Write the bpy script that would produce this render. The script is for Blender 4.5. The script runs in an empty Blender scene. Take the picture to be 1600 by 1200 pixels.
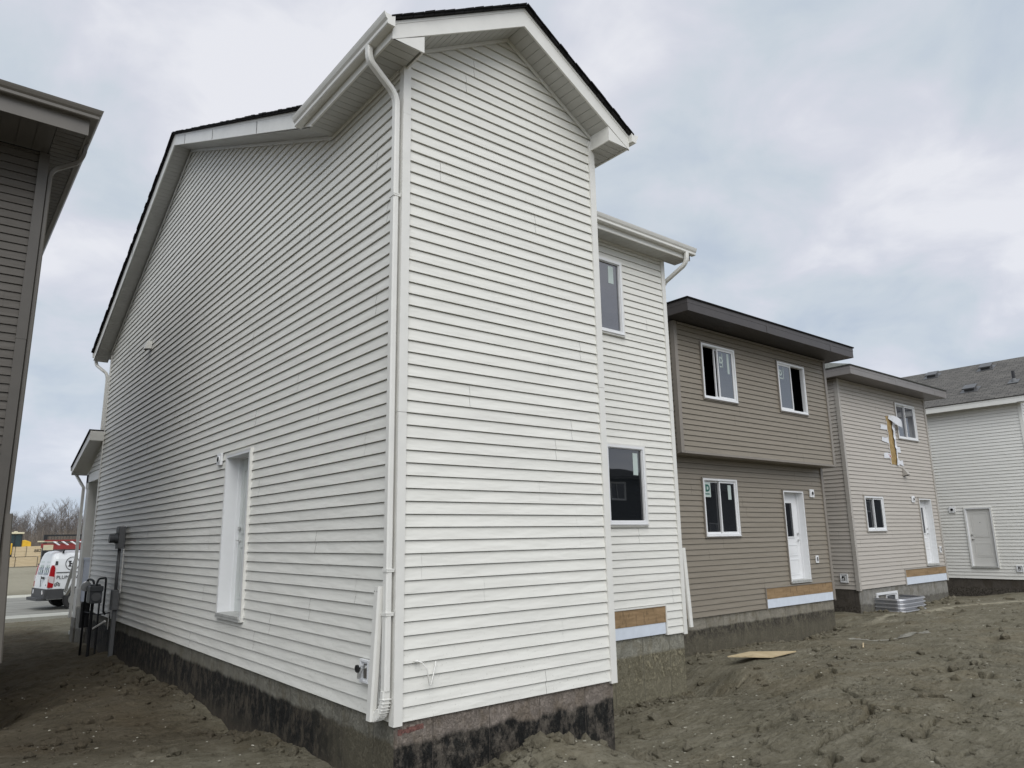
import bpy, bmesh, math, random
import numpy as np
from mathutils import Vector, Matrix
rnd = random.Random(7)
SC = bpy.context.scene
COL = SC.collection

# ------------------------------------------------------------------ camera, sky, sun, exposure
cam = bpy.data.cameras.new("camera")
cam.sensor_width = 36.0
cam.lens = 1120.73 / 1600 * 36.0
cam.clip_start = 0.05
cam.clip_end = 5000
co = bpy.data.objects.new("camera", cam)
COL.objects.link(co)
rt = Vector((0.7780333567, -0.6279942721, -0.0169496315))
up = Vector((-0.1180539965, -0.1726523665, 0.9778826178))
fw = Vector((0.6170310768, 0.7588243239, 0.2084665338))
M = Matrix((rt, up, -fw)).transposed().to_4x4()
CAM = Vector((-3.235184, -5.602400, 1.497879))
M.translation = CAM
co.matrix_world = M
SC.camera = co
SC.view_settings.view_transform = 'Standard'
SC.view_settings.look = 'None'
SC.view_settings.exposure = 0.18
SC.view_settings.gamma = 1.0
SUN_EL, SUN_AZ = 46.0, 210.0      # azimuth clockwise from +Y
world = bpy.data.worlds.new("World")
SC.world = world
world.use_nodes = True
nt = world.node_tree
nt.nodes.clear()
N = nt.nodes.new
L = nt.links.new
out = N('ShaderNodeOutputWorld'); bg = N('ShaderNodeBackground')
sky = N('ShaderNodeTexSky'); sky.sky_type = 'NISHITA'; sky.sun_disc = False
sky.sun_elevation = math.radians(SUN_EL); sky.sun_rotation = math.radians(SUN_AZ)
tc = N('ShaderNodeTexCoord'); sep = N('ShaderNodeSeparateXYZ'); L(tc.outputs['Generated'], sep.inputs[0])
def mth(tree, op, a, b=None, c=None, clamp=False):
    n = tree.nodes.new('ShaderNodeMath'); n.operation = op; n.use_clamp = clamp
    for i, v in enumerate((a, b, c)):
        if v is None: continue
        if isinstance(v, (int, float)): n.inputs[i].default_value = v
        else: tree.links.new(v, n.inputs[i])
    return n.outputs[0]
zc = mth(nt, 'ADD', mth(nt, 'MAXIMUM', sep.outputs[2], 0.0), 0.30)
cx_ = mth(nt, 'DIVIDE', sep.outputs[0], zc); cy_ = mth(nt, 'DIVIDE', sep.outputs[1], zc)
comb = N('ShaderNodeCombineXYZ'); L(cx_, comb.inputs[0]); L(cy_, comb.inputs[1])
def wnoise(scale, detail, rough, dist=0.0, off=0.0):
    n = N('ShaderNodeTexNoise'); n.inputs['Scale'].default_value = scale; n.inputs['Detail'].default_value = detail
    n.inputs['Roughness'].default_value = rough; n.inputs['Distortion'].default_value = dist
    m = N('ShaderNodeMapping'); m.inputs['Location'].default_value = (off, off * .7, 0); L(comb.outputs[0], m.inputs[0]); L(m.outputs[0], n.inputs[0])
    return n.outputs[0]
n1 = wnoise(2.1, 7.0, .50, .25, 3.1)
n2 = wnoise(0.95, 3.0, .5, 0.0, 9.3)
n3 = wnoise(4.6, 6.0, .55, .5, 21.7)
nn = mth(nt, 'ADD', mth(nt, 'ADD', mth(nt, 'MULTIPLY', n1, .46), mth(nt, 'MULTIPLY', n2, .28)), mth(nt, 'MULTIPLY', n3, .26))
rp = N('ShaderNodeValToRGB'); L(nn, rp.inputs[0])
e_ = rp.color_ramp.elements
e_[0].position = .415; e_[0].color = (.50, .57, .665, 1)
e_[1].position = .595; e_[1].color = (.80, .81, .86, 1)
k = e_.new(.48); k.color = (.585, .645, .71, 1)
k = e_.new(.53); k.color = (.665, .685, .76, 1)
# bluer towards the horizon
hz = mth(nt, 'POWER', mth(nt, 'SUBTRACT', 1.0, mth(nt, 'MAXIMUM', sep.outputs[2], 0.0), clamp=True), 7.0)
mixh = N('ShaderNodeMix'); mixh.data_type = 'RGBA'; L(mth(nt, 'MULTIPLY', hz, .65), mixh.inputs[0]); L(rp.outputs[0], mixh.inputs[6]); mixh.inputs[7].default_value = (.55, .63, .76, 1)
# brighter cloud where the sun stands behind it
dirn = N('ShaderNodeVectorMath'); dirn.operation = 'DOT_PRODUCT'; L(tc.outputs['Generated'], dirn.inputs[0])
az, el = math.radians(SUN_AZ), math.radians(SUN_EL)
sd = Vector((math.sin(az) * math.cos(el), math.cos(az) * math.cos(el), math.sin(el)))
dirn.inputs[1].default_value = sd
glow = mth(nt, 'POWER', mth(nt, 'MAXIMUM', dirn.outputs['Value'], 0.0), 3.0)
gl = mth(nt, 'ADD', 1.0, mth(nt, 'MULTIPLY', glow, 1.1))
sc1 = N('ShaderNodeVectorMath'); sc1.operation = 'SCALE'; L(mixh.outputs[2], sc1.inputs[0]); L(gl, sc1.inputs['Scale'])
sc2 = N('ShaderNodeVectorMath'); sc2.operation = 'SCALE'; L(sky.outputs[0], sc2.inputs[0]); sc2.inputs['Scale'].default_value = .1
fin = N('ShaderNodeMix'); fin.data_type = 'RGBA'; fin.inputs[0].default_value = .05; L(sc1.outputs[0], fin.inputs[6]); L(sc2.outputs[0], fin.inputs[7])
L(fin.outputs[2], bg.inputs[0]); bg.inputs[1].default_value = 0.92
L(bg.outputs[0], out.inputs[0])
sl = bpy.data.lights.new("sun", 'SUN'); sl.energy = 1.5; sl.angle = math.radians(50); sl.color = (1.0, .965, .90)
so = bpy.data.objects.new("sun", sl); COL.objects.link(so)
so.rotation_euler = (-sd).to_track_quat('-Z', 'Y').to_euler()

# ------------------------------------------------------------------ materials
def newmat(name):
    m = bpy.data.materials.new(name); m.use_nodes = True
    t = m.node_tree; b = t.nodes['Principled BSDF']
    return m, t, b
def nz(t, vec, scale, detail=4, rough=.5, dist=0):
    n = t.nodes.new('ShaderNodeTexNoise'); n.inputs['Scale'].default_value = scale
    n.inputs['Detail'].default_value = detail; n.inputs['Roughness'].default_value = rough; n.inputs['Distortion'].default_value = dist
    t.links.new(vec, n.inputs[0]); return n.outputs[0]
def mixc(t, f, a, b, bt='MIX'):
    n = t.nodes.new('ShaderNodeMix'); n.data_type = 'RGBA'; n.blend_type = bt
    for i, v in ((0, f), (6, a), (7, b)):
        if isinstance(v, (int, float)): n.inputs[i].default_value = v
        elif isinstance(v, tuple): n.inputs[i].default_value = (*v[:3], 1)
        else: t.links.new(v, n.inputs[i])
    return n.outputs[2]
def ramp(t, f, a, b):
    n = t.nodes.new('ShaderNodeMapRange'); n.interpolation_type = 'SMOOTHSTEP'
    n.inputs[1].default_value = a; n.inputs[2].default_value = b
    t.links.new(f, n.inputs[0]); return n.outputs[0]
def bump(t, b, h, dist, strength=1.0):
    n = t.nodes.new('ShaderNodeBump'); n.inputs['Distance'].default_value = dist; n.inputs['Strength'].default_value = strength
    t.links.new(h, n.inputs['Height']); t.links.new(n.outputs[0], b.inputs['Normal']); return n
def objco(t, scale=None):
    n = t.nodes.new('ShaderNodeTexCoord')
    if scale is None: return n.outputs['Object']
    m = t.nodes.new('ShaderNodeMapping'); m.inputs['Scale'].default_value = scale; t.links.new(n.outputs['Object'], m.inputs[0]); return m.outputs[0]
def plain(name, col, rough=.5, metal=0, var=.06, vs=3.0, bmp=0.0, bs=60, spec=.5):
    m, t, b = newmat(name)
    b.inputs['Roughness'].default_value = rough; b.inputs['Metallic'].default_value = metal
    b.inputs['Specular IOR Level'].default_value = spec
    v = objco(t)
    f = nz(t, v, vs, 5, .6)
    c = mixc(t, ramp(t, f, .3, .7), tuple(x * (1 - var) for x in col), tuple(min(1, x * (1 + var)) for x in col))
    t.links.new(c, b.inputs['Base Color'])
    if bmp: bump(t, b, nz(t, v, bs, 4, .6), bmp)
    return m
def siding_mat(name, col, dirt=1.0, e=.1143):
    m, t, b = newmat(name)
    b.inputs['Roughness'].default_value = .48
    b.inputs['Specular IOR Level'].default_value = .35
    v = objco(t)
    # panel to panel shade, faint chalking, splashed mud near the bottom
    vs = objco(t, (.45, .45, 6.0))
    f1 = nz(t, vs, 1.0, 3, .5)
    c = mixc(t, ramp(t, f1, .3, .7), tuple(x * .965 for x in col), tuple(x * 1.02 for x in col))
    f2 = nz(t, v, 22, 4, .65)
    c = mixc(t, mth(t, 'MULTIPLY', ramp(t, f2, .62, .74), .10), c, (.33, .31, .26))
    # thin drips / scuffs
    st = nz(t, objco(t, (5, 5, .6)), 3.0, 4, .6)
    c = mixc(t, mth(t, 'MULTIPLY', ramp(t, st, .6, .75), .10), c, tuple(x * .8 for x in col))
    sx = t.nodes.new('ShaderNodeSeparateXYZ'); t.links.new(v, sx.inputs[0])
    zf = ramp(t, sx.outputs[2], 1.1, 0.0)
    sp = ramp(t, nz(t, v, 48, 2, .5), .66, .72)
    c = mixc(t, mth(t, 'MULTIPLY', mth(t, 'MULTIPLY', zf, sp), .28 * dirt), c, (.16, .14, .10))
    t.links.new(c, b.inputs['Base Color'])
    g = nz(t, objco(t, (1.2, 1.2, 5)), 1.6, 3, .5)
    g2 = nz(t, objco(t, (8, 8, 60)), 6, 3, .6)
    bump(t, b, mth(t, 'ADD', g, mth(t, 'MULTIPLY', g2, .018)), .017)
    return m
WS = (.715, .705, .655)
TRIMW = plain('white_trim', (.71, .70, .66), .4, var=.03, vs=5)
VINYL = plain('white_vinyl', (.74, .745, .75), .35, var=.02)
SIDW = siding_mat('white_siding', WS)
SIDB = siding_mat('taupe_siding', (.238, .208, .165), .5)
SIDG = siding_mat('pale_grey_siding', (.455, .42, .375), .5)
SIDF = siding_mat('far_white_siding', (.72, .71, .67), .4)
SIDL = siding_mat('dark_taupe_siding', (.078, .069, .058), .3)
SIDD = siding_mat('charcoal_siding', (.03, .032, .036), .3)
TRIMB = plain('taupe_trim', (.235, .21, .18), .45, var=.04)
TRIMG = plain('pale_grey_trim', (.40, .375, .34), .45, var=.04)
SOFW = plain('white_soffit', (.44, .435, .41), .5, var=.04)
SOFB = plain('brown_soffit', (.035, .030, .029), .5, var=.1)
FASB = plain('brown_fascia', (.055, .048, .046), .42, var=.06)
FASG = plain('grey_fascia', (.20, .185, .175), .42, var=.05)
SOFG = plain('grey_soffit', (.16, .145, .14), .5, var=.05)
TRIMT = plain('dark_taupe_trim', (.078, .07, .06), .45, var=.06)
GUTT = plain('taupe_gutter', (.12, .108, .092), .4, var=.05)
BLACKP = plain('black_plastic', (.015, .015, .016), .4)
IRON = plain('black_steel', (.022, .023, .025), .45, .3)
PIPEG = plain('meter_grey', (.07, .075, .08), .5, .2, var=.1)
CONDU = plain('conduit_grey', (.12, .123, .126), .6, var=.1)
ROOMD = plain('dark_room', (.012, .012, .014), .9, spec=0.1)
STICK = plain('white_sticker', (.46, .53, .50), .4)
GREENI = plain('green_ink', (.01, .10, .075), .5)
PALEG = plain('pale_film', (.42, .45, .52), .45)
FOAM = plain('rigid_foam_board', (.62, .67, .74), .7, var=.04, vs=8)
WRAP = plain('house_wrap', (.72, .73, .76), .55, var=.06, vs=20, bmp=.01, bs=14)
CHROME = plain('brushed_metal', (.55, .55, .54), .3, .9)
RED = plain('red_fibreglass', (.27, .045, .042), .45, var=.1)
YEL = plain('yellow_paint', (.70, .42, .03), .4, var=.1)
YELP = plain('pale_yellow_paint', (.66, .60, .42), .45, var=.1)
RUBBER = plain('rubber', (.02, .02, .02), .8)
CLAD = plain('dark_grey_cladding', (.045, .046, .048), .55, var=.1)
VANW = plain('van_paint', (.66, .68, .69), .28, var=.03)
LRED = plain('red_lens', (.32, .008, .012), .2)
LWHT = plain('clear_lens', (.55, .5, .5), .2)
INK = plain('black_ink', (.02, .02, .022), .5)
REDI = plain('red_ink', (.4, .05, .03), .5)

def glass_mat(name, ior=1.75, base=(.012, .013, .015), rough=.015):
    m, t, b = newmat(name)
    v = objco(t)
    c = mixc(t, nz(t, v, 1.3, 2), base, tuple(x * 1.8 for x in base))
    t.links.new(c, b.inputs['Base Color'])
    b.inputs['Roughness'].default_value = rough; b.inputs['IOR'].default_value = ior
    bump(t, b, nz(t, v, .9, 2), .0025)
    return m
GLASS = glass_mat('window_glass')
GLASSM = glass_mat('clear_window_glass', 2.1, (.006, .007, .008))
GLASSB = glass_mat('bright_window_glass', 2.3, (.045, .048, .058))

def concrete(name, light, dark, line, nz_amp, mud=None, seam=.61, xfade=None, dots=True):
    """poured foundation wall: bare band above the backfill/damp-proofing line, stained below it"""
    m, t, b = newmat(name)
    b.inputs['Roughness'].default_value = .85; b.inputs['Specular IOR Level'].default_value = .25
    v = objco(t); sx = t.nodes.new('ShaderNodeSeparateXYZ'); t.links.new(v, sx.inputs[0])
    n1 = nz(t, v, 5, 6, .65); n2 = nz(t, v, 70, 4, .6)
    c = mixc(t, ramp(t, n1, .3, .7), tuple(x * .82 for x in light), tuple(x * 1.14 for x in light))
    c = mixc(t, mth(t, 'MULTIPLY', ramp(t, n2, .55, .75), .3), c, tuple(x * .5 for x in light))
    wsh = nz(t, objco(t, (1.6, 1.6, .9)), 2.4, 7, .7)
    c = mixc(t, mth(t, 'MULTIPLY', ramp(t, wsh, .48, .62), .55), c, (light[0] * .62, light[1] * .57, light[2] * .47))
    low = nz(t, objco(t, (2.2, 2.2, 1.0)), 1.6, 6, .62)
    zz = mth(t, 'SUBTRACT', mth(t, 'ADD', sx.outputs[2], mth(t, 'MULTIPLY', mth(t, 'SUBTRACT', low, .5), nz_amp)), line)
    mask = ramp(t, zz, .02, -.035)
    sk = ramp(t, nz(t, objco(t, (13, 13, 10)), 1.7, 8, .78), .44, .58)
    dk = mixc(t, sk, tuple(x * .6 for x in dark), tuple(x * 1.45 for x in dark))
    if mud:
        dk = mixc(t, ramp(t, nz(t, objco(t, (6, 6, 3.6)), 1.2, 9, .80), .45, .60), dk, mud)
        dk = mixc(t, mth(t, 'MULTIPLY', ramp(t, sx.outputs[2], -.45, -.75), .7), dk, mud)
    if xfade:   # towards the house corner the sprayed tar stops and mud takes over
        dk = mixc(t, ramp(t, mth(t, 'ADD', sx.outputs[1], mth(t, 'MULTIPLY', low, .8)), 2.0, 1.1), dk, xfade)
    c = mixc(t, mask, c, dk)
    s = mth(t, 'FRACT', mth(t, 'DIVIDE', mth(t, 'ADD', mth(t, 'ADD', sx.outputs[0], sx.outputs[1]), 100.23), seam))
    sm = ramp(t, s, .022, .004)
    c = mixc(t, mth(t, 'MULTIPLY', sm, .75), c, tuple(x * .35 for x in light))
    t.links.new(c, b.inputs['Base Color'])
    h = mth(t, 'SUBTRACT', mth(t, 'ADD', n1, mth(t, 'MULTIPLY', mth(t, 'ADD', n2, sk), .3)), mth(t, 'MULTIPLY', sm, .5))
    bump(t, b, h, .02)
    return m
CONC_SIDE = concrete('foundation_side', (.22, .21, .175), (.014, .014, .013), -.17, .16, (.085, .072, .055), xfade=(.125, .112, .080))
CONC_REAR = concrete('foundation_rear', (.245, .21, .18), (.013, .013, .012), -.17, .22, (.115, .10, .082))
CONC_REC = concrete('foundation_recess', (.30, .29, .24), (.185, .166, .112), -.22, .03, (.205, .187, .132))
CONC_BR = concrete('foundation_brown_house', (.27, .25, .205), (.06, .053, .043), -.42, .10, (.14, .126, .092))
CONC_GR = concrete('foundation_grey_house', (.27, .26, .235), (.12, .11, .10), -.5, .25, (.17, .16, .13))
CONC_DK = concrete('foundation_brown_coating', (.085, .074, .062), (.07, .061, .05), -.55, .1)

def wood_mat(name, a, b_, scale=(1.5, 1.5, 18), rough=.7, knots=True):
    m, t, b = newmat(name)
    b.inputs['Roughness'].default_value = rough
    f = nz(t, objco(t, scale), 2.2, 6, .6, .4)
    c = mixc(t, ramp(t, f, .3, .7), a, b_)
    f2 = nz(t, objco(t), 7, 3, .5)
    c = mixc(t, mth(t, 'MULTIPLY', ramp(t, f2, .62, .75), .5), c, tuple(x * .35 for x in a))
    if knots:
        f3 = nz(t, objco(t, (9, 9, 2.2)), 1.6, 5, .7)
        c = mixc(t, mth(t, 'MULTIPLY', ramp(t, f3, .56, .66), .65), c, tuple(x * .42 for x in a))
    t.links.new(c, b.inputs['Base Color']); bump(t, b, f, .004)
    return m
WOODL = wood_mat('ledger_plywood', (.23, .15, .075), (.32, .215, .115), (1.2, 1.2, 9))
LUMB = wood_mat('fresh_lumber', (.46, .36, .22), (.60, .49, .32), (.5, .5, 9), knots=False)
def osb_mat():
    m, t, b = newmat('osb_sheathing'); b.inputs['Roughness'].default_value = .8
    v = objco(t)
    n = t.nodes.new('ShaderNodeTexVoronoi'); n.inputs['Scale'].default_value = 34
    mp = t.nodes.new('ShaderNodeMapping'); mp.inputs['Scale'].default_value = (1, 1, .45); t.links.new(v, mp.inputs[0]); t.links.new(mp.outputs[0], n.inputs[0])
    sp = t.nodes.new('ShaderNodeSeparateXYZ'); t.links.new(n.outputs['Color'], sp.inputs[0])
    c = mixc(t, sp.outputs[0], (.25, .165, .06), (.44, .31, .14))
    c = mixc(t, mth(t, 'MULTIPLY', ramp(t, nz(t, v, 9, 3), .55, .7), .5), c, (.2, .12, .045))
    t.links.new(c, b.inputs['Base Color']); return m
OSB = osb_mat()
PLY = wood_mat('plywood_sheet', (.42, .33, .19), (.52, .42, .26), (6, 1, 1), knots=False)

def shingle_mat(name, ca, cb, axis):
    m, t, b = newmat(name); b.inputs['Roughness'].default_value = .95; b.inputs['Specular IOR Level'].default_value = .15
    uv = t.nodes.new('ShaderNodeUVMap')
    br = t.nodes.new('ShaderNodeTexBrick'); br.inputs['Scale'].default_value = 1.0
    br.inputs['Brick Width'].default_value = .30; br.inputs['Row Height'].default_value = .14; br.inputs['Mortar Size'].default_value = .008
    br.inputs['Color1'].default_value = (*ca, 1); br.inputs['Color2'].default_value = (*cb, 1); br.inputs['Mortar'].default_value = (ca[0] * .3, ca[1] * .3, ca[2] * .3, 1)
    br.offset_frequency = 2; br.offset = .37
    t.links.new(uv.outputs[0], br.inputs[0])
    c = mixc(t, mth(t, 'MULTIPLY', nz(t, uv.outputs[0], 1.8, 6, .7), .6), br.outputs[0], tuple(x * .55 for x in ca))
    c = mixc(t, mth(t, 'MULTIPLY', ramp(t, nz(t, uv.outputs[0], 90, 2, .5), .5, .7), .3), c, tuple(x * 1.7 for x in cb))
    t.links.new(c, b.inputs['Base Color'])
    sy = t.nodes.new('ShaderNodeSeparateXYZ'); t.links.new(uv.outputs[0], sy.inputs[0])
    fr = mth(t, 'FRACT', mth(t, 'DIVIDE', sy.outputs[1], .14))
    bump(t, b, mth(t, 'ADD', mth(t, 'MULTIPLY', fr, -1.0), mth(t, 'MULTIPLY', br.outputs[1], -.5)), .012)
    return m
SHBK = shingle_mat('black_shingles', (.022, .021, .022), (.04, .038, .038), 0)
SHGR = shingle_mat('weathered_shingles', (.105, .10, .094), (.175, .165, .15), 0)
SHGG = shingle_mat('grey_shingles', (.14, .145, .13), (.2, .205, .185), 0)

def galv():
    m, t, b = newmat('galvanised_steel'); b.inputs['Metallic'].default_value = .9; b.inputs['Roughness'].default_value = .38
    n = t.nodes.new('ShaderNodeTexVoronoi'); n.inputs['Scale'].default_value = 40; t.links.new(objco(t), n.inputs[0])
    t.links.new(mixc(t, n.outputs[0], (.50, .51, .53), (.62, .62, .64)), b.inputs['Base Color']); return m
GALV = galv()

def dirt_mat(name, dark, mid, light, clod=True):
    m, t, b = newmat(name); b.inputs['Roughness'].default_value = .95; b.inputs['Specular IOR Level'].default_value = .12
    v = objco(t)
    big = nz(t, v, .42, 5, .6, .6); med = nz(t, v, 2.6, 7, .66, .3); fine = nz(t, v, 26, 6, .72); micro = nz(t, v, 150, 3, .7)
    c = mixc(t, ramp(t, big, .34, .66), mid, tuple(x * 1.18 for x in mid))
    c = mixc(t, mth(t, 'MULTIPLY', ramp(t, med, .46, .68), .75), c, light)
    c = mixc(t, mth(t, 'MULTIPLY', ramp(t, med, .46, .28), .5), c, dark)
    c = mixc(t, mth(t, 'MULTIPLY', ramp(t, fine, .50, .32), .45), c, dark)
    c = mixc(t, mth(t, 'MULTIPLY', ramp(t, fine, .56, .72), .45), c, light)
    # smeared, brushed streaks left by the grader
    st = nz(t, objco(t, (1.5, 5.2, 2.0)), 3.0, 8, .74, .6)
    c = mixc(t, mth(t, 'MULTIPLY', ramp(t, st, .50, .68), .6), c, tuple(x * 1.15 for x in light))
    c = mixc(t, mth(t, 'MULTIPLY', ramp(t, st, .46, .34), .5), c, dark)
    tint = nz(t, v, .8, 4, .6)
    c = mixc(t, mth(t, 'MULTIPLY', ramp(t, tint, .50, .66), .3), c, (mid[0] * 1.10, mid[1] * .98, mid[2] * .84))
    # shade of the strip between the houses put into the soil colour, tinted browner
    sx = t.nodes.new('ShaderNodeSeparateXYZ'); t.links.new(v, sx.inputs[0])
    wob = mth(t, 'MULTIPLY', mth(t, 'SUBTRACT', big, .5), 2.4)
    pass_shade = mth(t, 'MULTIPLY', ramp(t, mth(t, 'ADD', sx.outputs[0], wob), .6, -.5), ramp(t, mth(t, 'ADD', sx.outputs[1], wob), 1.2, 3.4))
    pass_shade = mth(t, 'MULTIPLY', pass_shade, ramp(t, sx.outputs[1], 23.0, 18.0))
    c = mixc(t, pass_shade, c, mixc(t, 1.0, c, (.56, .52, .50), 'MULTIPLY'))
    # trodden pale strip along the back of the neighbouring lots
    px_ = mth(t, 'SUBTRACT', sx.outputs[1], mth(t, 'ADD', 4.05, mth(t, 'MULTIPLY', mth(t, 'MAXIMUM', mth(t, 'SUBTRACT', sx.outputs[0], 19.5), 0.0), -.25)))
    px_ = mth(t, 'ABSOLUTE', mth(t, 'ADD', mth(t, 'ADD', px_, .75), mth(t, 'MULTIPLY', mth(t, 'SUBTRACT', med, .5), 1.1)))
    pm = mth(t, 'MULTIPLY', ramp(t, px_, .26, .06), ramp(t, sx.outputs[0], 14.5, 16.0))
    c = mixc(t, mth(t, 'MULTIPLY', pm, .8), c, tuple(x * 1.5 for x in light))
    c = mixc(t, ramp(t, sx.outputs[1], 36.0, 44.0), c, tuple(min(1, x * 1.25) for x in light))
    t.links.new(c, b.inputs['Base Color'])
    vo = t.nodes.new('ShaderNodeTexVoronoi'); vo.feature = 'DISTANCE_TO_EDGE'; vo.inputs['Scale'].default_value = 2.3
    wv = t.nodes.new('ShaderNodeVectorMath'); wv.operation = 'ADD'; t.links.new(v, wv.inputs[0])
    ns = t.nodes.new('ShaderNodeTexNoise'); ns.inputs['Scale'].default_value = 3.2; ns.inputs['Detail'].default_value = 5; t.links.new(v, ns.inputs[0])
    s2 = t.nodes.new('ShaderNodeVectorMath'); s2.operation = 'SCALE'; s2.inputs['Scale'].default_value = .9; t.links.new(ns.outputs['Color'], s2.inputs[0]); t.links.new(s2.outputs[0], wv.inputs[1])
    t.links.new(wv.outputs[0], vo.inputs[0])
    crack = mth(t, 'MULTIPLY', ramp(t, vo.outputs[0], .022, .0), ramp(t, nz(t, v, .9, 3), .48, .62))
    h = mth(t, 'ADD', mth(t, 'MULTIPLY', med, .5), mth(t, 'ADD', mth(t, 'MULTIPLY', fine, .32), mth(t, 'MULTIPLY', micro, .07)))
    h = mth(t, 'ADD', h, mth(t, 'MULTIPLY', st, .38))
    h = mth(t, 'SUBTRACT', h, mth(t, 'MULTIPLY', crack, .22))
    bump(t, b, h, .12)
    return m
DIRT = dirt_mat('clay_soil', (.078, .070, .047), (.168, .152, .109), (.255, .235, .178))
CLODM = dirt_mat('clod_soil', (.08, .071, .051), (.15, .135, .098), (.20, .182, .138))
CHIPM = plain('pale_chips', (.42, .40, .33), .8, var=.25, vs=30)
def road_mat(name, a, b_):
    m, t, b = newmat(name); b.inputs['Roughness'].default_value = .9
    v = objco(t)
    f = nz(t, objco(t, (.25, 1.6, 1)), 1.4, 6, .6); c = mixc(t, ramp(t, f, .35, .65), a, b_)
    c = mixc(t, mth(t, 'MULTIPLY', ramp(t, nz(t, v, 20, 4, .7), .5, .7), .3), c, tuple(x * .6 for x in a))
    t.links.new(c, b.inputs['Base Color']); bump(t, b, nz(t, v, 60, 3), .004); return m
ROADM = road_mat('dusty_asphalt', (.155, .15, .13), (.26, .255, .225))
WALKM = road_mat('pale_concrete', (.36, .355, .31), (.46, .455, .40))
BARK = plain('bare_bark', (.165, .145, .13), .9, var=.25, vs=1.5)
BRUSH = plain('brush_stems', (.16, .135, .112), .95, var=.3, vs=.6)

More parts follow.
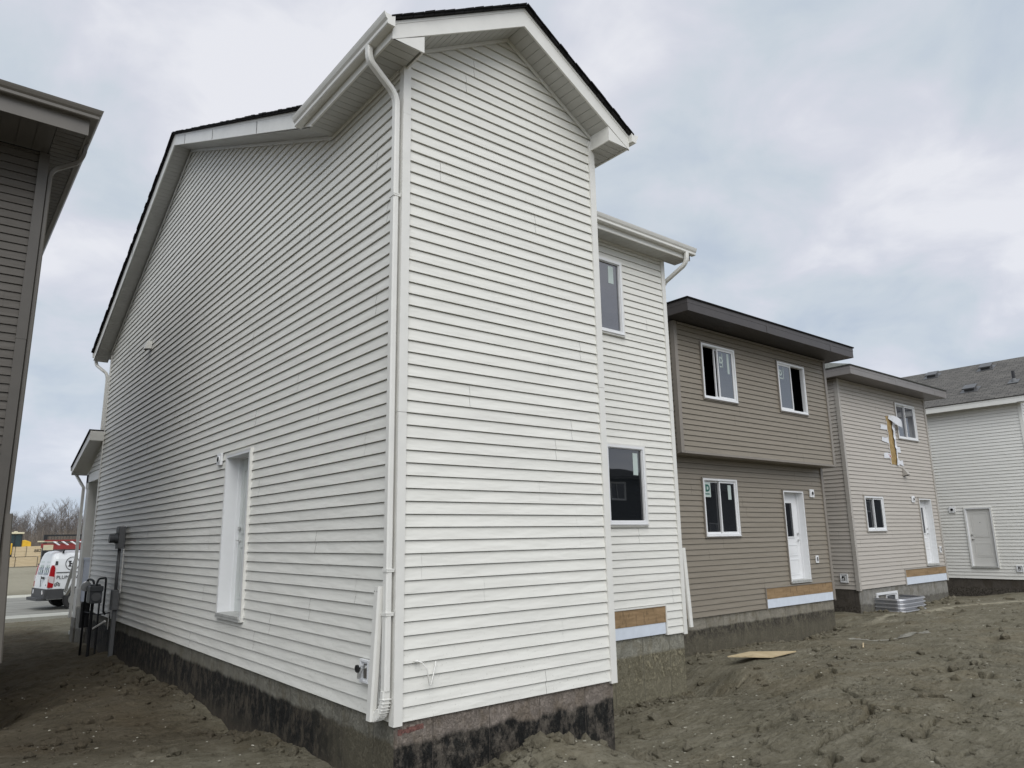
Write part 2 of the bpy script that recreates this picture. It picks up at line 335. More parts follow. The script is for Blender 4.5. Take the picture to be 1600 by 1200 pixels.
# ------------------------------------------------------------------ mesh helpers
class MB:
    def __init__(s): s.v = []; s.f = []; s.uv = []
    def poly(s, pts, uv=None):
        n = len(s.v); s.v += [tuple(p) for p in pts]; s.f.append(tuple(range(n, n + len(pts)))); s.uv.append(uv)
    def box(s, a, b):
        x0, y0, z0 = (min(a[i], b[i]) for i in range(3)); x1, y1, z1 = (max(a[i], b[i]) for i in range(3))
        n = len(s.v)
        s.v += [(x0, y0, z0), (x1, y0, z0), (x1, y1, z0), (x0, y1, z0), (x0, y0, z1), (x1, y0, z1), (x1, y1, z1), (x0, y1, z1)]
        for q in ((0, 3, 2, 1), (4, 5, 6, 7), (0, 1, 5, 4), (1, 2, 6, 5), (2, 3, 7, 6), (3, 0, 4, 7)):
            s.f.append(tuple(n + i for i in q)); s.uv.append(None)
    def obox(s, o, a, b, c):
        o, a, b, c = map(Vector, (o, a, b, c)); n = len(s.v)
        s.v += [tuple(p) for p in (o, o + a, o + a + b, o + b, o + c, o + a + c, o + a + b + c, o + b + c)]
        for q in ((0, 3, 2, 1), (4, 5, 6, 7), (0, 1, 5, 4), (1, 2, 6, 5), (2, 3, 7, 6), (3, 0, 4, 7)):
            s.f.append(tuple(n + i for i in q)); s.uv.append(None)
    def prism(s, pts, vec):
        vec = Vector(vec); pts = [Vector(p) for p in pts]; n = len(s.v); k = len(pts)
        s.v += [tuple(p) for p in pts] + [tuple(p + vec) for p in pts]
        s.f.append(tuple(range(n, n + k))); s.uv.append(None)
        s.f.append(tuple(range(n + 2 * k - 1, n + k - 1, -1))); s.uv.append(None)
        for i in range(k):
            j = (i + 1) % k; s.f.append((n + i, n + k + i, n + k + j, n + j)); s.uv.append(None)
    def tube(s, path, r, n=8, cap=True):
        path = [Vector(p) for p in path]; rs = r if isinstance(r, (list, tuple)) else [r] * len(path)
        base = len(s.v); prev = None
        for i, p in enumerate(path):
            d = (path[min(i + 1, len(path) - 1)] - path[max(i - 1, 0)]).normalized()
            if prev is None:
                a = d.cross(Vector((0, 0, 1)));
                if a.length < .01: a = d.cross(Vector((1, 0, 0)))
                a.normalize()
            else:
                a = (prev - d * prev.dot(d)).normalized()
            prev = a; b = d.cross(a)
            for k in range(n):
                t = 2 * math.pi * k / n; s.v.append(tuple(p + (a * math.cos(t) + b * math.sin(t)) * rs[i]))
        for i in range(len(path) - 1):
            for k in range(n):
                k2 = (k + 1) % n; s.f.append((base + i * n + k, base + i * n + k2, base + (i + 1) * n + k2, base + (i + 1) * n + k)); s.uv.append(None)
        if cap:
            s.f.append(tuple(base + k for k in range(n))[::-1]); s.uv.append(None)
            s.f.append(tuple(base + (len(path) - 1) * n + k for k in range(n))); s.uv.append(None)
    def rtube(s, path, wdir, w, dp):
        """rectangular pipe swept along path: w across wdir, dp the other way"""
        path = [Vector(p) for p in path]; wdir = Vector(wdir).normalized(); base = len(s.v)
        for i, p in enumerate(path):
            d = (path[min(i + 1, len(path) - 1)] - path[max(i - 1, 0)]).normalized()
            b = d.cross(wdir).normalized(); c = w * .16
            for (u, v) in ((-w/2 + c, -dp/2), (w/2 - c, -dp/2), (w/2, -dp/2 + c), (w/2, dp/2 - c), (w/2 - c, dp/2), (-w/2 + c, dp/2), (-w/2, dp/2 - c), (-w/2, -dp/2 + c)):
                s.v.append(tuple(p + wdir * u + b * v))
        n = 8
        for i in range(len(path) - 1):
            for k in range(n):
                k2 = (k + 1) % n; s.f.append((base + i * n + k, base + i * n + k2, base + (i + 1) * n + k2, base + (i + 1) * n + k)); s.uv.append(None)
        s.f.append(tuple(base + k for k in range(n))[::-1]); s.uv.append(None)
        s.f.append(tuple(base + (len(path) - 1) * n + k for k in range(n))); s.uv.append(None)
    def disc(s, c, axis, r, h, n=20):
        c = Vector(c); axis = Vector(axis).normalized(); s.tube([c, c + axis * h], r, n)
    def make(s, name, mat, parent=None, smooth=False, bevel=0.0):
        me = bpy.data.meshes.new(name); me.from_pydata(s.v, [], s.f); me.materials.append(mat)
        if any(u is not None for u in s.uv):
            ul = me.uv_layers.new(name='UVMap'); i = 0; dat = []
            for f, u in zip(s.f, s.uv):
                if u is None: dat += [0.0, 0.0] * len(f)
                else:
                    for q in u: dat += [q[0], q[1]]
            ul.data.foreach_set('uv', dat)
        if smooth: me.polygons.foreach_set('use_smooth', [True] * len(me.polygons))
        me.update()
        o = bpy.data.objects.new(name, me); COL.objects.link(o)
        if parent is not None:
            o.parent = parent; o.matrix_parent_inverse = parent.matrix_basis.inverted() if parent.type == 'EMPTY' else Matrix.Identity(4)
        if bevel:
            md = o.modifiers.new('bevel', 'BEVEL'); md.width = bevel; md.segments = 2; md.limit_method = 'ANGLE'
        return o
def tag(o, label, cat, group=None, kind=None):
    if label: o['label'] = label
    if cat: o['category'] = cat
    if group: o['group'] = group
    if kind: o['kind'] = kind
    return o
def thing(name, label, cat, loc=(0, 0, 0), rz=0.0, group=None):
    o = bpy.data.objects.new(name, None); COL.objects.link(o); o.location = loc; o.rotation_euler = (0, 0, rz); o.empty_display_size = .3
    return tag(o, label, cat, group)
def local(mb, name, mat, parent, **k):
    """mesh given in the parent's own coordinates"""
    o = mb.make(name, mat, None, **k); o.parent = parent; return o
def text_part(s, size, name, mat, parent, O, U, V, depth=.002, bold=0.0, extra=None):
    """lettering as a mesh: O the lower left corner, U reading direction, V up"""
    cu = bpy.data.curves.new('t', 'FONT'); cu.body = s; cu.size = size; cu.extrude = depth / 2; cu.offset = bold
    to = bpy.data.objects.new('t', cu); COL.objects.link(to)
    bpy.context.view_layer.update()
    dg = bpy.context.evaluated_depsgraph_get()
    me = bpy.data.meshes.new_from_object(to.evaluated_get(dg))
    bpy.data.objects.remove(to); bpy.data.curves.remove(cu)
    U = Vector(U).normalized(); V = Vector(V).normalized(); W = U.cross(V); O = Vector(O)
    for v in me.vertices: v.co = O + U * v.co.x + V * v.co.y + W * v.co.z
    me.materials.clear(); me.materials.append(mat)
    o = bpy.data.objects.new(name, me); COL.objects.link(o)
    if parent is not None: o.parent = parent
    return o

class Wall:
    """a wall plane: O origin, U along, Nn outward"""
    def __init__(s, O, U, Nn): s.O, s.U, s.N = Vector(O), Vector(U), Vector(Nn)
    def P(s, u, z, d=0.0): return s.O + s.U * u + Vector((0, 0, z)) + s.N * d
    def box(s, mb, u0, u1, z0, z1, d0, d1):
        mb.obox(s.P(u0, z0, d0), s.U * (u1 - u0), s.N * (d1 - d0), Vector((0, 0, z1 - z0)))

def siding(mb, w, shape, z0, z1, holes=(), e=.1143, zb=0.0, cuts=(), T=.019, seed=1, seams=True, L0=0.0):
    """lapped boards as real geometry, cut round the openings"""
    r = random.Random(seed)
    zs = set([z0, z1]) | {c for c in cuts if z0 < c < z1}
    for h in holes:
        for z in (h[2], h[3]):
            if z0 < z < z1: zs.add(z)
    k0 = math.floor((z0 - zb) / e + 1e-6); k1 = math.ceil((z1 - zb) / e)
    for k in range(k0, k1 + 1):
        z = zb + k * e
        if z0 < z < z1: zs.add(z)
    zs = sorted(zs); cl = []
    for z in zs:
        if not cl or z - cl[-1] > 1e-5: cl.append(z)
    seam = {}
    for a, b in zip(cl, cl[1:]):
        k = math.floor(((a + b) / 2 - zb) / e); zk = zb + k * e
        if k // 2 not in seam:
            s0 = r.uniform(-3.6, 0); lst = []
            u = s0
            while u < 40: lst.append(u); u += 3.66 if r.random() < .8 else r.uniform(1.6, 3.2)
            seam[k // 2] = (lst, r.random() < .5)
        off = lambda z: -T * (z - zk) / e
        bb = b; top = abs(b - (zk + e)) < 1e-5
        if top: bb = b - min(.0072, (b - a) * .4)
        la, ra = shape(a + 1e-6); lb, rb = shape(b - 1e-6)
        segs = [(la, lb, ra, rb)]
        for h in holes:
            if h[2] < (a + b) / 2 < h[3]:
                ns = []
                for (p, q, s_, t_) in segs:
                    if h[1] <= min(p, q) or h[0] >= max(s_, t_): ns.append((p, q, s_, t_)); continue
                    if h[0] > max(p, q): ns.append((p, q, h[0], h[0]))
                    if h[1] < min(s_, t_): ns.append((h[1], h[1], s_, t_))
                segs = ns
        bottom = abs(a - zk) < 1e-5
        for (p, q, s_, t_) in segs:
            if s_ - p < .004 and t_ - q < .004: continue
            us = [u for u in seam[k // 2][0] if seams and max(p, q) + .15 < u < min(s_, t_) - .15]
            ed = [(p, q)] + [(u, u) for u in us] + [(s_, t_)]
            for i in range(len(ed) - 1):
                lo = .0012 if (i + seam[k // 2][1]) % 2 else 0.0
                a0, b0 = ed[i]; a1, b1 = ed[i + 1]
                if i > 0:
                    mb.poly([w.P(a0, a, off(a) - .004), w.P(a0 + .002, a, off(a) - .004), w.P(b0 + .002, b, off(b) - .004), w.P(b0, b, off(b) - .004)])
                    a0 += .002; b0 += .002
                oa, ob = off(a) + lo, off(bb) + lo
                mb.poly([w.P(a0, a, oa), w.P(a1, a, oa), w.P(b1, bb, ob), w.P(b0, bb, ob)])
                if top:
                    mb.poly([w.P(b0, bb, ob), w.P(b1, bb, ob), w.P(b1, bb, -.040), w.P(b0, bb, -.040)])
                    mb.poly([w.P(b0, bb, -.040), w.P(b1, bb, -.040), w.P(b1, b, -.040), w.P(b0, b, -.040)])
                if bottom:
                    mb.poly([w.P(a0, a, -.040), w.P(a1, a, -.040), w.P(a1, a, oa), w.P(a0, a, oa)])

def slats(mb, O, A, B, th, pitch=.1, gap=.006):
    """soffit boards: run along A, each board reaching across B, face thickness th upwards"""
    O, A, B = Vector(O), Vector(A), Vector(B); n = max(1, int(round(A.length / pitch))); st = A / n; g = A.normalized() * gap
    for i in range(n): mb.obox(O + st * i, st - g, B, Vector((0, 0, th)))
    mb.obox(O + Vector((0, 0, th * .45)), A, B, Vector((0, 0, th * .5)))

GP = [(0, 0), (0, -.115), (.074, -.115), (.082, -.105), (.082, -.072), (.10, -.05), (.112, -.02), (.118, 0), (.108, .002), (.1, -.012), (.01, -.012)]
def gutter(mb, P0, D, Nn, length, m0=0, m1=0, k=1.0):
    P0, D, Nn = Vector(P0), Vector(D).normalized(), Vector(Nn); n = len(mb.v); q = len(GP)
    for e0, ll, m_ in ((0, 0, -m0), (1, length, m1)):
        for a, b in GP: mb.v.append(tuple(P0 + Nn * a * k + Vector((0, 0, b * k)) + D * (ll + m_ * a * k)))
    mb.f.append(tuple(range(n, n + q))); mb.uv.append(None); mb.f.append(tuple(range(n + 2 * q - 1, n + q - 1, -1))); mb.uv.append(None)
    for i in range(q):
        j = (i + 1) % q; mb.f.append((n + i, n + q + i, n + q + j, n + j)); mb.uv.append(None)

def post(name, mat, parent, x0, x1, y0, y1, z0, z1, splices=()):
    mb = MB(); zs = [z0] + list(splices) + [z1]
    for i, (a, b) in enumerate(zip(zs, zs[1:])):
        g = .0016 if i % 2 else 0
        mb.box((x0 - g, y0 - g, a + (.003 if i else 0)), (x1 + g, y1 + g, b))
    return mb.make(name, mat, parent)

def frame_boxes(mb, w, u0, u1, z0, z1, t, d0, d1):
    w.box(mb, u0, u1, z0, z0 + t, d0, d1); w.box(mb, u0, u1, z1 - t, z1, d0, d1)
    w.box(mb, u0, u0 + t, z0 + t, z1 - t, d0, d1); w.box(mb, u1 - t, u1, z0 + t, z1 - t, d0, d1)

def window(parent, w, u0, u1, z0, z1, trim, kind='fixed', opened=None, glass=None, stickers=()):
    """opening u0..u1,z0..z1 ; kind fixed | slider ; opened 'l' or 'r' = the half that stands open"""
    glass = glass or GLASS
    mb = MB()
    frame_boxes(mb, w, u0, u1, z0, z1, .038, -.075, .030)
    frame_boxes(mb, w, u0 + .038, u1 - .038, z0 + .038, z1 - .038, .012, -.07, .012)
    w.box(mb, u0 - .004, u1 + .004, z0 - .014, z0 - .001, -.02, .045)
    f = mb.make('window', VINYL, parent)
    jb = MB(); w.box(jb, u0 - .028, u1 + .028, z1 + .001, z1 + .026, -.01, .027); w.box(jb, u0 - .028, u1 + .028, z0 - .040, z0 - .015, -.01, .027)
    w.box(jb, u0 - .028, u0 - .002, z0 - .014, z1, -.01, .027); w.box(jb, u1 + .002, u1 + .028, z0 - .014, z1, -.01, .027)
    jb.make('trim', trim, f)
    i0, i1, j0, j1 = u0 + .05, u1 - .05, z0 + .05, z1 - .05
    um = (i0 + i1) / 2
    room = MB(); D = -.9
    room.poly([w.P(i0 - .3, j0 - .3, D), w.P(i1 + .3, j0 - .3, D), w.P(i1 + .3, j1 + .3, D), w.P(i0 - .3, j1 + .3, D)])
    for (a, b, c, d) in ((i0 - .3, j0 - .3, i1 + .3, j0 - .3), (i0 - .3, j1 + .3, i1 + .3, j1 + .3), (i0 - .3, j0 - .3, i0 - .3, j1 + .3), (i1 + .3, j0 - .3, i1 + .3, j1 + .3)):
        room.poly([w.P(a, b, -.076), w.P(c, d, -.076), w.P(c, d, D), w.P(a, b, D)])
    frame_boxes(room, w, i0 - .3, i1 + .3, j0 - .3, j1 + .3, .30, -.0775, -.0765)
    room.make('interior', ROOMD, f)
    def pane(a, b, d, sash=True):
        if sash:
            s = MB(); frame_boxes(s, w, a, b, j0, j1, .034, d - .018, d + .012); sh = s.make('sash', VINYL, f); par = f
            g = MB(); w.box(g, a + .034, b - .034, j0 + .034, j1 - .034, d - .006, d - .002)
        else:
            g = MB(); w.box(g, a + .001, b - .001, j0 + .001, j1 - .001, d - .006, d - .002)
        return g.make('pane', glass, f)
    if kind == 'fixed': pane(i0, i1, -.012, False)
    else:
        if opened is None:
            pane(i0, um + .02, -.052); pane(um - .02, i1, -.012)
        elif opened == 'l':
            pane(um - .02, i1, -.012); pane(um - .09, i1 - .12, -.052)
        else:
            pane(i0, um + .02, -.012); pane(i0 + .12, um + .09, -.052)
    for (kind_, a, b, c, d) in stickers:
        s = MB(); w.box(s, a, b, c, d, -.0130, -.0115)
        if kind_ == 'D':
            st = s.make('sticker', STICK, f)
            size = (d - c) * .62
            text_part('D', size, 'letter', GREENI, st, w.P(a + (b - a) * .22, c + (d - c) * .40, -.0112), w.U if w.U.cross(Vector((0, 0, 1))).dot(w.N) > 0 else -w.U, (0, 0, 1), bold=.012)
            ub = MB(); w.box(ub, a + (b - a) * .15, b - (b - a) * .15, c + (d - c) * .17, c + (d - c) * .25, -.0115, -.0108); ub.make('underline', GREENI, st)
        elif kind_ == 'Dw':   # pale outlined letter seen through the film
            text_part('D', (d - c) * .55, 'letter', STICK, f, w.P(a, c + (d - c) * .35, -.0112), w.U, (0, 0, 1), bold=.012)
            ub = MB(); w.box(ub, a + .01, b, c + .02, c + .05, -.0115, -.0108); w.box(ub, b + .02, b + .045, c + .02, d, -.0115, -.0108); ub.make('mark', STICK, f)
        else:
            s.make('sticker', STICK, f)
    return f

def door(parent, w, u0, u1, z0, z1, trim, recess=.17, handle='r', lite=None, slab=None, panels=()):
    slab = slab or VINYL
    mb = MB()   # jamb lining the opening
    w.box(mb, u0, u0 + .03, z0, z1, -recess - .02, .028); w.box(mb, u1 - .03, u1, z0, z1, -recess - .02, .028)
    w.box(mb, u0 + .03, u1 - .03, z1 - .03, z1, -recess - .02, .028)
    w.box(mb, u0 + .03, u0 + .045, z0 + .03, z1 - .045, -recess - .02, -recess + .045); w.box(mb, u1 - .045, u1 - .03, z0 + .03, z1 - .045, -recess - .02, -recess + .045)
    w.box(mb, u0 + .03, u1 - .03, z1 - .045, z1 - .03, -recess - .02, -recess + .045)
    fr = mb.make('door_frame', VINYL, parent)
    jb = MB(); w.box(jb, u0 - .026, u1 + .026, z1 + .001, z1 + .026, -.01, .030)
    w.box(jb, u0 - .026, u0 - .001, z0 - .03, z1, -.01, .030); w.box(jb, u1 + .001, u1 + .026, z0 - .03, z1, -.01, .030); jb.make('trim', trim, fr)
    sb = MB(); w.box(sb, u0 + .03, u1 - .03, z0, z0 + .03, -recess - .02, .05); w.box(sb, u0 - .0, u1 + .0, z0 - .035, z0 - .001, -.02, .045); sb.make('sill', PALESILL, fr)
    a, b, c, d = u0 + .045, u1 - .045, z0 + .032, z1 - .047
    s = MB(); w.box(s, a, b, c, d, -recess - .03, -recess)
    W_, H_ = b - a, d - c
    for (pa, pb, pc, pd) in panels:
        frame_boxes(s, w, a + pa * W_, a + pb * W_, c + pc * H_, c + pd * H_, .022, -recess, -recess + .009)
        w.box(s, a + pa * W_ + .045, a + pb * W_ - .045, c + pc * H_ + .045, c + pd * H_ - .045, -recess, -recess + .006)
    if lite:
        la, lb, lc, ld = lite; frame_boxes(s, w, la, lb, lc, ld, .03, -recess, -recess + .016)
    dr = s.make('door', slab, parent)
    if lite:
        g = MB(); w.box(g, la + .03, lb - .03, lc + .03, ld - .03, -recess + .001, -recess + .006); g.make('glass', GLASS, dr)
    hu = b - .07 if handle == 'r' else a + .07
    h = MB(); hz_ = c + .93
    h.disc(w.P(hu, hz_, -recess), w.N, .03, .012, 14); h.tube([w.P(hu, hz_, -recess), w.P(hu, hz_, -recess + .05), w.P(hu + (-.09 if handle == 'r' else .09), hz_, -recess + .052)], .009, 8)
    h.make('handle', CHROME, dr)
    h = MB(); h.disc(w.P(hu, hz_ + .16, -recess), w.N, .03, .03, 14); h.make('deadbolt', CHROME, dr)
    return dr
PALESILL = plain('pale_sill', (.42, .42, .40), .5, var=.15, vs=12)

def round_vent(parent, w, u, z, s=.115, mat=VINYL, name='vent'):
    m = MB(); w.box(m, u - s, u + s, z - s, z + s, .0, .034); m.disc(w.P(u, z, .034), w.N, s * .62, .012, 20)
    o = m.make(name, mat, parent, bevel=.004)
    h = MB(); h.disc(w.P(u, z, .0465), w.N, s * .46, .001, 20); h.make('opening', ROOMD, o)
    return o
def outlet(parent, w, u, z, sw=.06, sh=.09):
    m = MB(); w.box(m, u - sw, u + sw, z - sh, z + sh, 0, .03); o = m.make('outlet_cover', VINYL, parent, bevel=.004)
    k = MB(); w.box(k, u - sw * .4, u + sw * .4, z - sh * .55, z + sh * .55, .03, .034); k.make('socket', BLACKP, o)
def tap_plate(parent, w, u, z, sw=.085, sh=.10, sgn=1):
    m = MB(); frame_boxes(m, w, u - sw, u + sw, z - sh, z + sh, .022, 0, .034); w.box(m, u - sw + .02, u + sw - .02, z - sh + .02, z + sh - .02, 0, .012)
    o = m.make('hose_tap', VINYL, parent, bevel=.003)
    b = MB(); b.tube([w.P(u, z + .03, .01), w.P(u, z + .03, .05), w.P(u, z - .01, .075), w.P(u, z - .055, .08)], [.02, .02, .017, .014], 10); w.box(b, u - .03, u + .03, z - .06, z + .06, .01, .02); b.make('spigot', CHROME, o)
    k = MB(); c = w.P(u, z + .03, .09)
    k.tube([w.P(u, z + .03, .05), c], .007, 8); k.disc(c, w.N, .034, .016, 7); k.make('knob', BLACKP, o)

def ledger(parent, w, u0, u1, zt, zw, zf0, zf1, trim, jside='r'):
    """the gap left in the siding for a deck: trim, plywood ledger, foam board"""
    b = MB(); w.box(b, u0 + .012, u1 - .012, zw, zt - .012, -.03, .010); b.make('ledger_board', WOODL, parent)
    f = MB(); w.box(f, u0 + .012, u1 - .02, zf0, zw - .003, -.03, .004); f.make('foam_board', FOAM, parent)
    t = MB(); w.box(t, u0 - .01, u1 + .0, zt - .012, zt + .010, -.02, .024)
    w.box(t, u0 - .012, u0 + .012, zf0 - .02, zt - .013, -.02, .024)
    if jside == 'r': w.box(t, u1 - .012, u1 + .012, zf0 - .02, zt - .013, -.02, .024)
    t.make('deck_flashing', trim, parent)

def roof_slab(mb, pts, th=.035, uax=None):
    """pts: planar polygon (top face), eave edge first (pts[0]->pts[1]); UV u along the eave, v up the slope"""
    p = [Vector(q) for q in pts]; U = (p[1] - p[0]).normalized(); Nn = U.cross(p[2] - p[0]).normalized()
    if Nn.z < 0: Nn = -Nn
    V = Nn.cross(U)
    uv = [((q - p[0]).dot(U), abs((q - p[0]).dot(V))) for q in p]
    mb.poly(p, uv); low = [q - Vector((0, 0, th)) for q in p]; mb.poly(low[::-1], uv[::-1])
    for i in range(len(p)):
        j = (i + 1) % len(p); mb.poly([p[i], p[j], low[j], low[i]], [uv[i], uv[j], uv[j], uv[i]])

# ------------------------------------------------------------------ ground
def vnoise(x, y, f, seed):
    x = x * f + seed * 17.13; y = y * f - seed * 9.71
    xi = np.floor(x).astype(np.int64); yi = np.floor(y).astype(np.int64); fx = x - xi; fy = y - yi
    fx = fx * fx * fx * (fx * (fx * 6 - 15) + 10); fy = fy * fy * fy * (fy * (fy * 6 - 15) + 10)
    def h(a, b):
        n = (a * 374761393 + b * 668265263 + seed * 982451653) & 0x7fffffff
        n = ((n ^ (n >> 13)) * 1274126177) & 0x7fffffff
        n = n ^ (n >> 16)
        return (n & 0xffff) / 65535.0 * 2 - 1
    return (h(xi, yi) * (1 - fx) + h(xi + 1, yi) * fx) * (1 - fy) + (h(xi, yi + 1) * (1 - fx) + h(xi + 1, yi + 1) * fx) * fy
CP = np.array([(0, 14.4, -.80), (0, 10.8, -.70), (0, 9.7, -.74), (0, 7.3, -.65), (0, 5.4, -.63), (0, 4.7, -.71), (0, 3.9, -.79), (0, 2.8, -.62), (0, 1.8, -.55), (0, 1.4, -.62), (0, .3, -.66), (0, -.1, -.62),
    (-1.2, 12, -.72), (-1.2, 8, -.62), (-1.2, 5.5, -.55), (-1.2, 3, -.50), (-2.4, 9, -1.0), (-2.35, 7.2, -1.08), (-1.75, 8.0, -.72), (-2.4, 5.9, -.85), (-1.8, 6.4, -.66), (-2.5, 5.2, -.66), (-2.7, 4.6, -.62), (-2.1, 4.3, -.60), (-3.2, 2.9, -.42), (-2.2, 2.6, -.40), (-1.2, 1.4, -.42), (-.6, .4, -.5), (-5, 4.5, -.6), (-6, 1.0, -.3),
    (-2.5, -1, -.28), (-1, -1.2, -.42), (-4, -4, -.15), (-3.2, -5.6, -.12), (0, -2.5, -.40), (.3, -.55, -.58),
    (.5, -.12, -.56), (1.5, -.08, -.38), (1.1, -.10, -.44), (1.95, -.08, -.44), (2.66, -.08, -.72), (1.45, -.36, -.235), (1.25, -.42, -.235), (.85, -.40, -.37), (1.9, -.42, -.34), (2.2, -.42, -.56), (2.6, -.6, -.66), (1.4, -.85, -.44), (.7, -.9, -.50), (2.1, -1.1, -.58), (1.3, -1.5, -.52), (3.2, -.9, -.60), (3.3, .6, -.78), (2.9, 1.6, -.87),
    (4.6, 1.8, -.87), (6.2, 1.8, -.86), (6.38, 1.72, -1.12), (6.7, 2.1, -1.12), (6.95, 1.55, -.74), (6.4, 3.4, -1.02), (5.2, .9, -.72), (7.1, 1.6, -.66), (7.6, 2.8, -.88),
    (3, -2.2, -.46), (4.3, -3.1, -.40), (5, -1.5, -.42), (6.5, -.3, -.46), (5.5, -4.5, -.35), (7.5, -2.5, -.40), (9, 0, -.50), (8.7, 1.9, -.60), (8.9, 2.9, -.78),
    (9, 4, -.94), (11.9, 4, -1.0), (13.3, 4, -1.04), (15, 4, -.90), (10.5, 2.4, -.66), (12.5, 1.5, -.58), (12, -1, -.50), (15, 2.2, -.63), (15.8, 4.5, -.75), (16.2, 7, -.8),
    (17, 4.3, -.68), (18.3, 3.3, -.72), (19.5, 3.3, -.70), (20, 4.2, -.74), (23, 4.3, -.71), (20, 1.5, -.60), (24.5, 4.8, -.88), (26.6, 5.6, -.93), (26.5, 3.3, -.67), (26.5, 1, -.62), (24, 1, -.58), (30, -4, -.6), (15, -6, -.5), (40, 2, -.7), (20, -14, -.6), (0, -14, -.5), (-12, -8, -.4), (-14, 8, -.7),
    (0, 19, -.88), (3, 23.2, -.92), (-3, 23.2, -.92), (-14, 22.5, -.92), (14, 22.5, -.92), (30, 22.5, -.92), (45, 20, -.92), (7.5, 9, -.85), (7.5, 15, -.85), (25, 12, -.85), (-16, 18, -.85)])
def tps_fit(P):
    n = len(P); D = np.sqrt(((P[:, None, :2] - P[None, :, :2]) ** 2).sum(2) + 1e-4)
    A = np.zeros((n + 3, n + 3)); A[:n, :n] = D; A[:n, n:] = np.c_[np.ones(n), P[:, :2]]; A[n:, :n] = A[:n, n:].T
    return np.linalg.solve(A, np.r_[P[:, 2], 0, 0, 0])
TW = tps_fit(CP)
CRK = [
[(3.47, -1.76), (3.77, -1.61), (4.0, -1.62), (4.25, -1.65), (4.63, -1.62), (4.98, -1.53), (5.32, -1.33), (5.57, -1.14)],
[(3.04, -2.1), (3.3, -1.99), (3.51, -1.92)], [(4.13, -2.32), (4.48, -2.27), (4.89, -2.2), (5.0, -2.18)], [(3.78, -2.0), (4.12, -1.89)],
[(3.91, -2.54), (3.74, -2.71), (3.69, -2.88)], [(6.07, -1.0), (5.9, -1.15), (6.12, -1.13)], [(6.75, 0.22), (7.36, 0.38), (7.6, 0.31), (7.17, -0.02)],
[(5.79, -0.82), (5.68, -0.95)], [(6.2, -0.79), (6.72, -0.75)], [(4.19, -1.65), (4.02, -1.65), (3.87, -1.61)], [(4.87, -2.44), (4.9, -2.52)],
[(3.09, -1.88), (2.93, -2.04)], [(7.16, 0.27), (6.79, 0.18)], [(3.4, -1.2), (3.7, -1.05), (3.9, -1.1)], [(7.9, -.5), (8.2, -.75), (8.1, -1.0)], [(-1.0, 1.1), (-.8, .8), (-.9, .5), (-.7, .3)], [(-1.5, 1.8), (-1.2, 1.5)]]
_r = random.Random(77)
for _ in range(46):     # finer shrinkage cracks in the drying clay
    x, y = _r.uniform(2.4, 9.5), _r.uniform(-2.9, 1.6); a = _r.uniform(-.4, .9) + (math.pi if _r.random() < .5 else 0); ln_ = [(x, y)]
    for _k in range(_r.randint(2, 5)):
        a += _r.uniform(-.8, .8); st_ = _r.uniform(.06, .17) * (1 + x * .05); x += math.cos(a) * st_; y += math.sin(a) * st_; ln_.append((x, y))
    if not (x < 6.6 and y > 1.5) and x > 2.3: CRK.append(ln_)
for _ in range(14):
    x, y = _r.uniform(-1.9, -.3), _r.uniform(.4, 3.5); a = _r.uniform(0, 6.3); ln_ = [(x, y)]
    for _k in range(3):
        a += _r.uniform(-.8, .8); x += math.cos(a) * .11; y += math.sin(a) * .11; ln_.append((x, y))
    CRK.append(ln_)
def ground_base(X, Y):
    Z = np.full(X.shape, TW[-3]) + TW[-2] * X + TW[-1] * Y
    for i, (px, py, _) in enumerate(CP): Z += TW[i] * np.sqrt((X - px) ** 2 + (Y - py) ** 2 + 1e-4)
    # beyond the surveyed area fall back to a level site
    d = np.maximum(np.maximum(X - 32, -12 - X), np.maximum(Y - 21.5, -12 - Y)); s = np.clip(d / 4.0, 0, 1)
    far = np.where(Y > 23, -.93, -.80)
    far = np.where(Y > 39, -.93 + np.clip((Y - 39) / 30, 0, 1) * .60, far)
    Z = Z * (1 - s) + far * s
    return Z
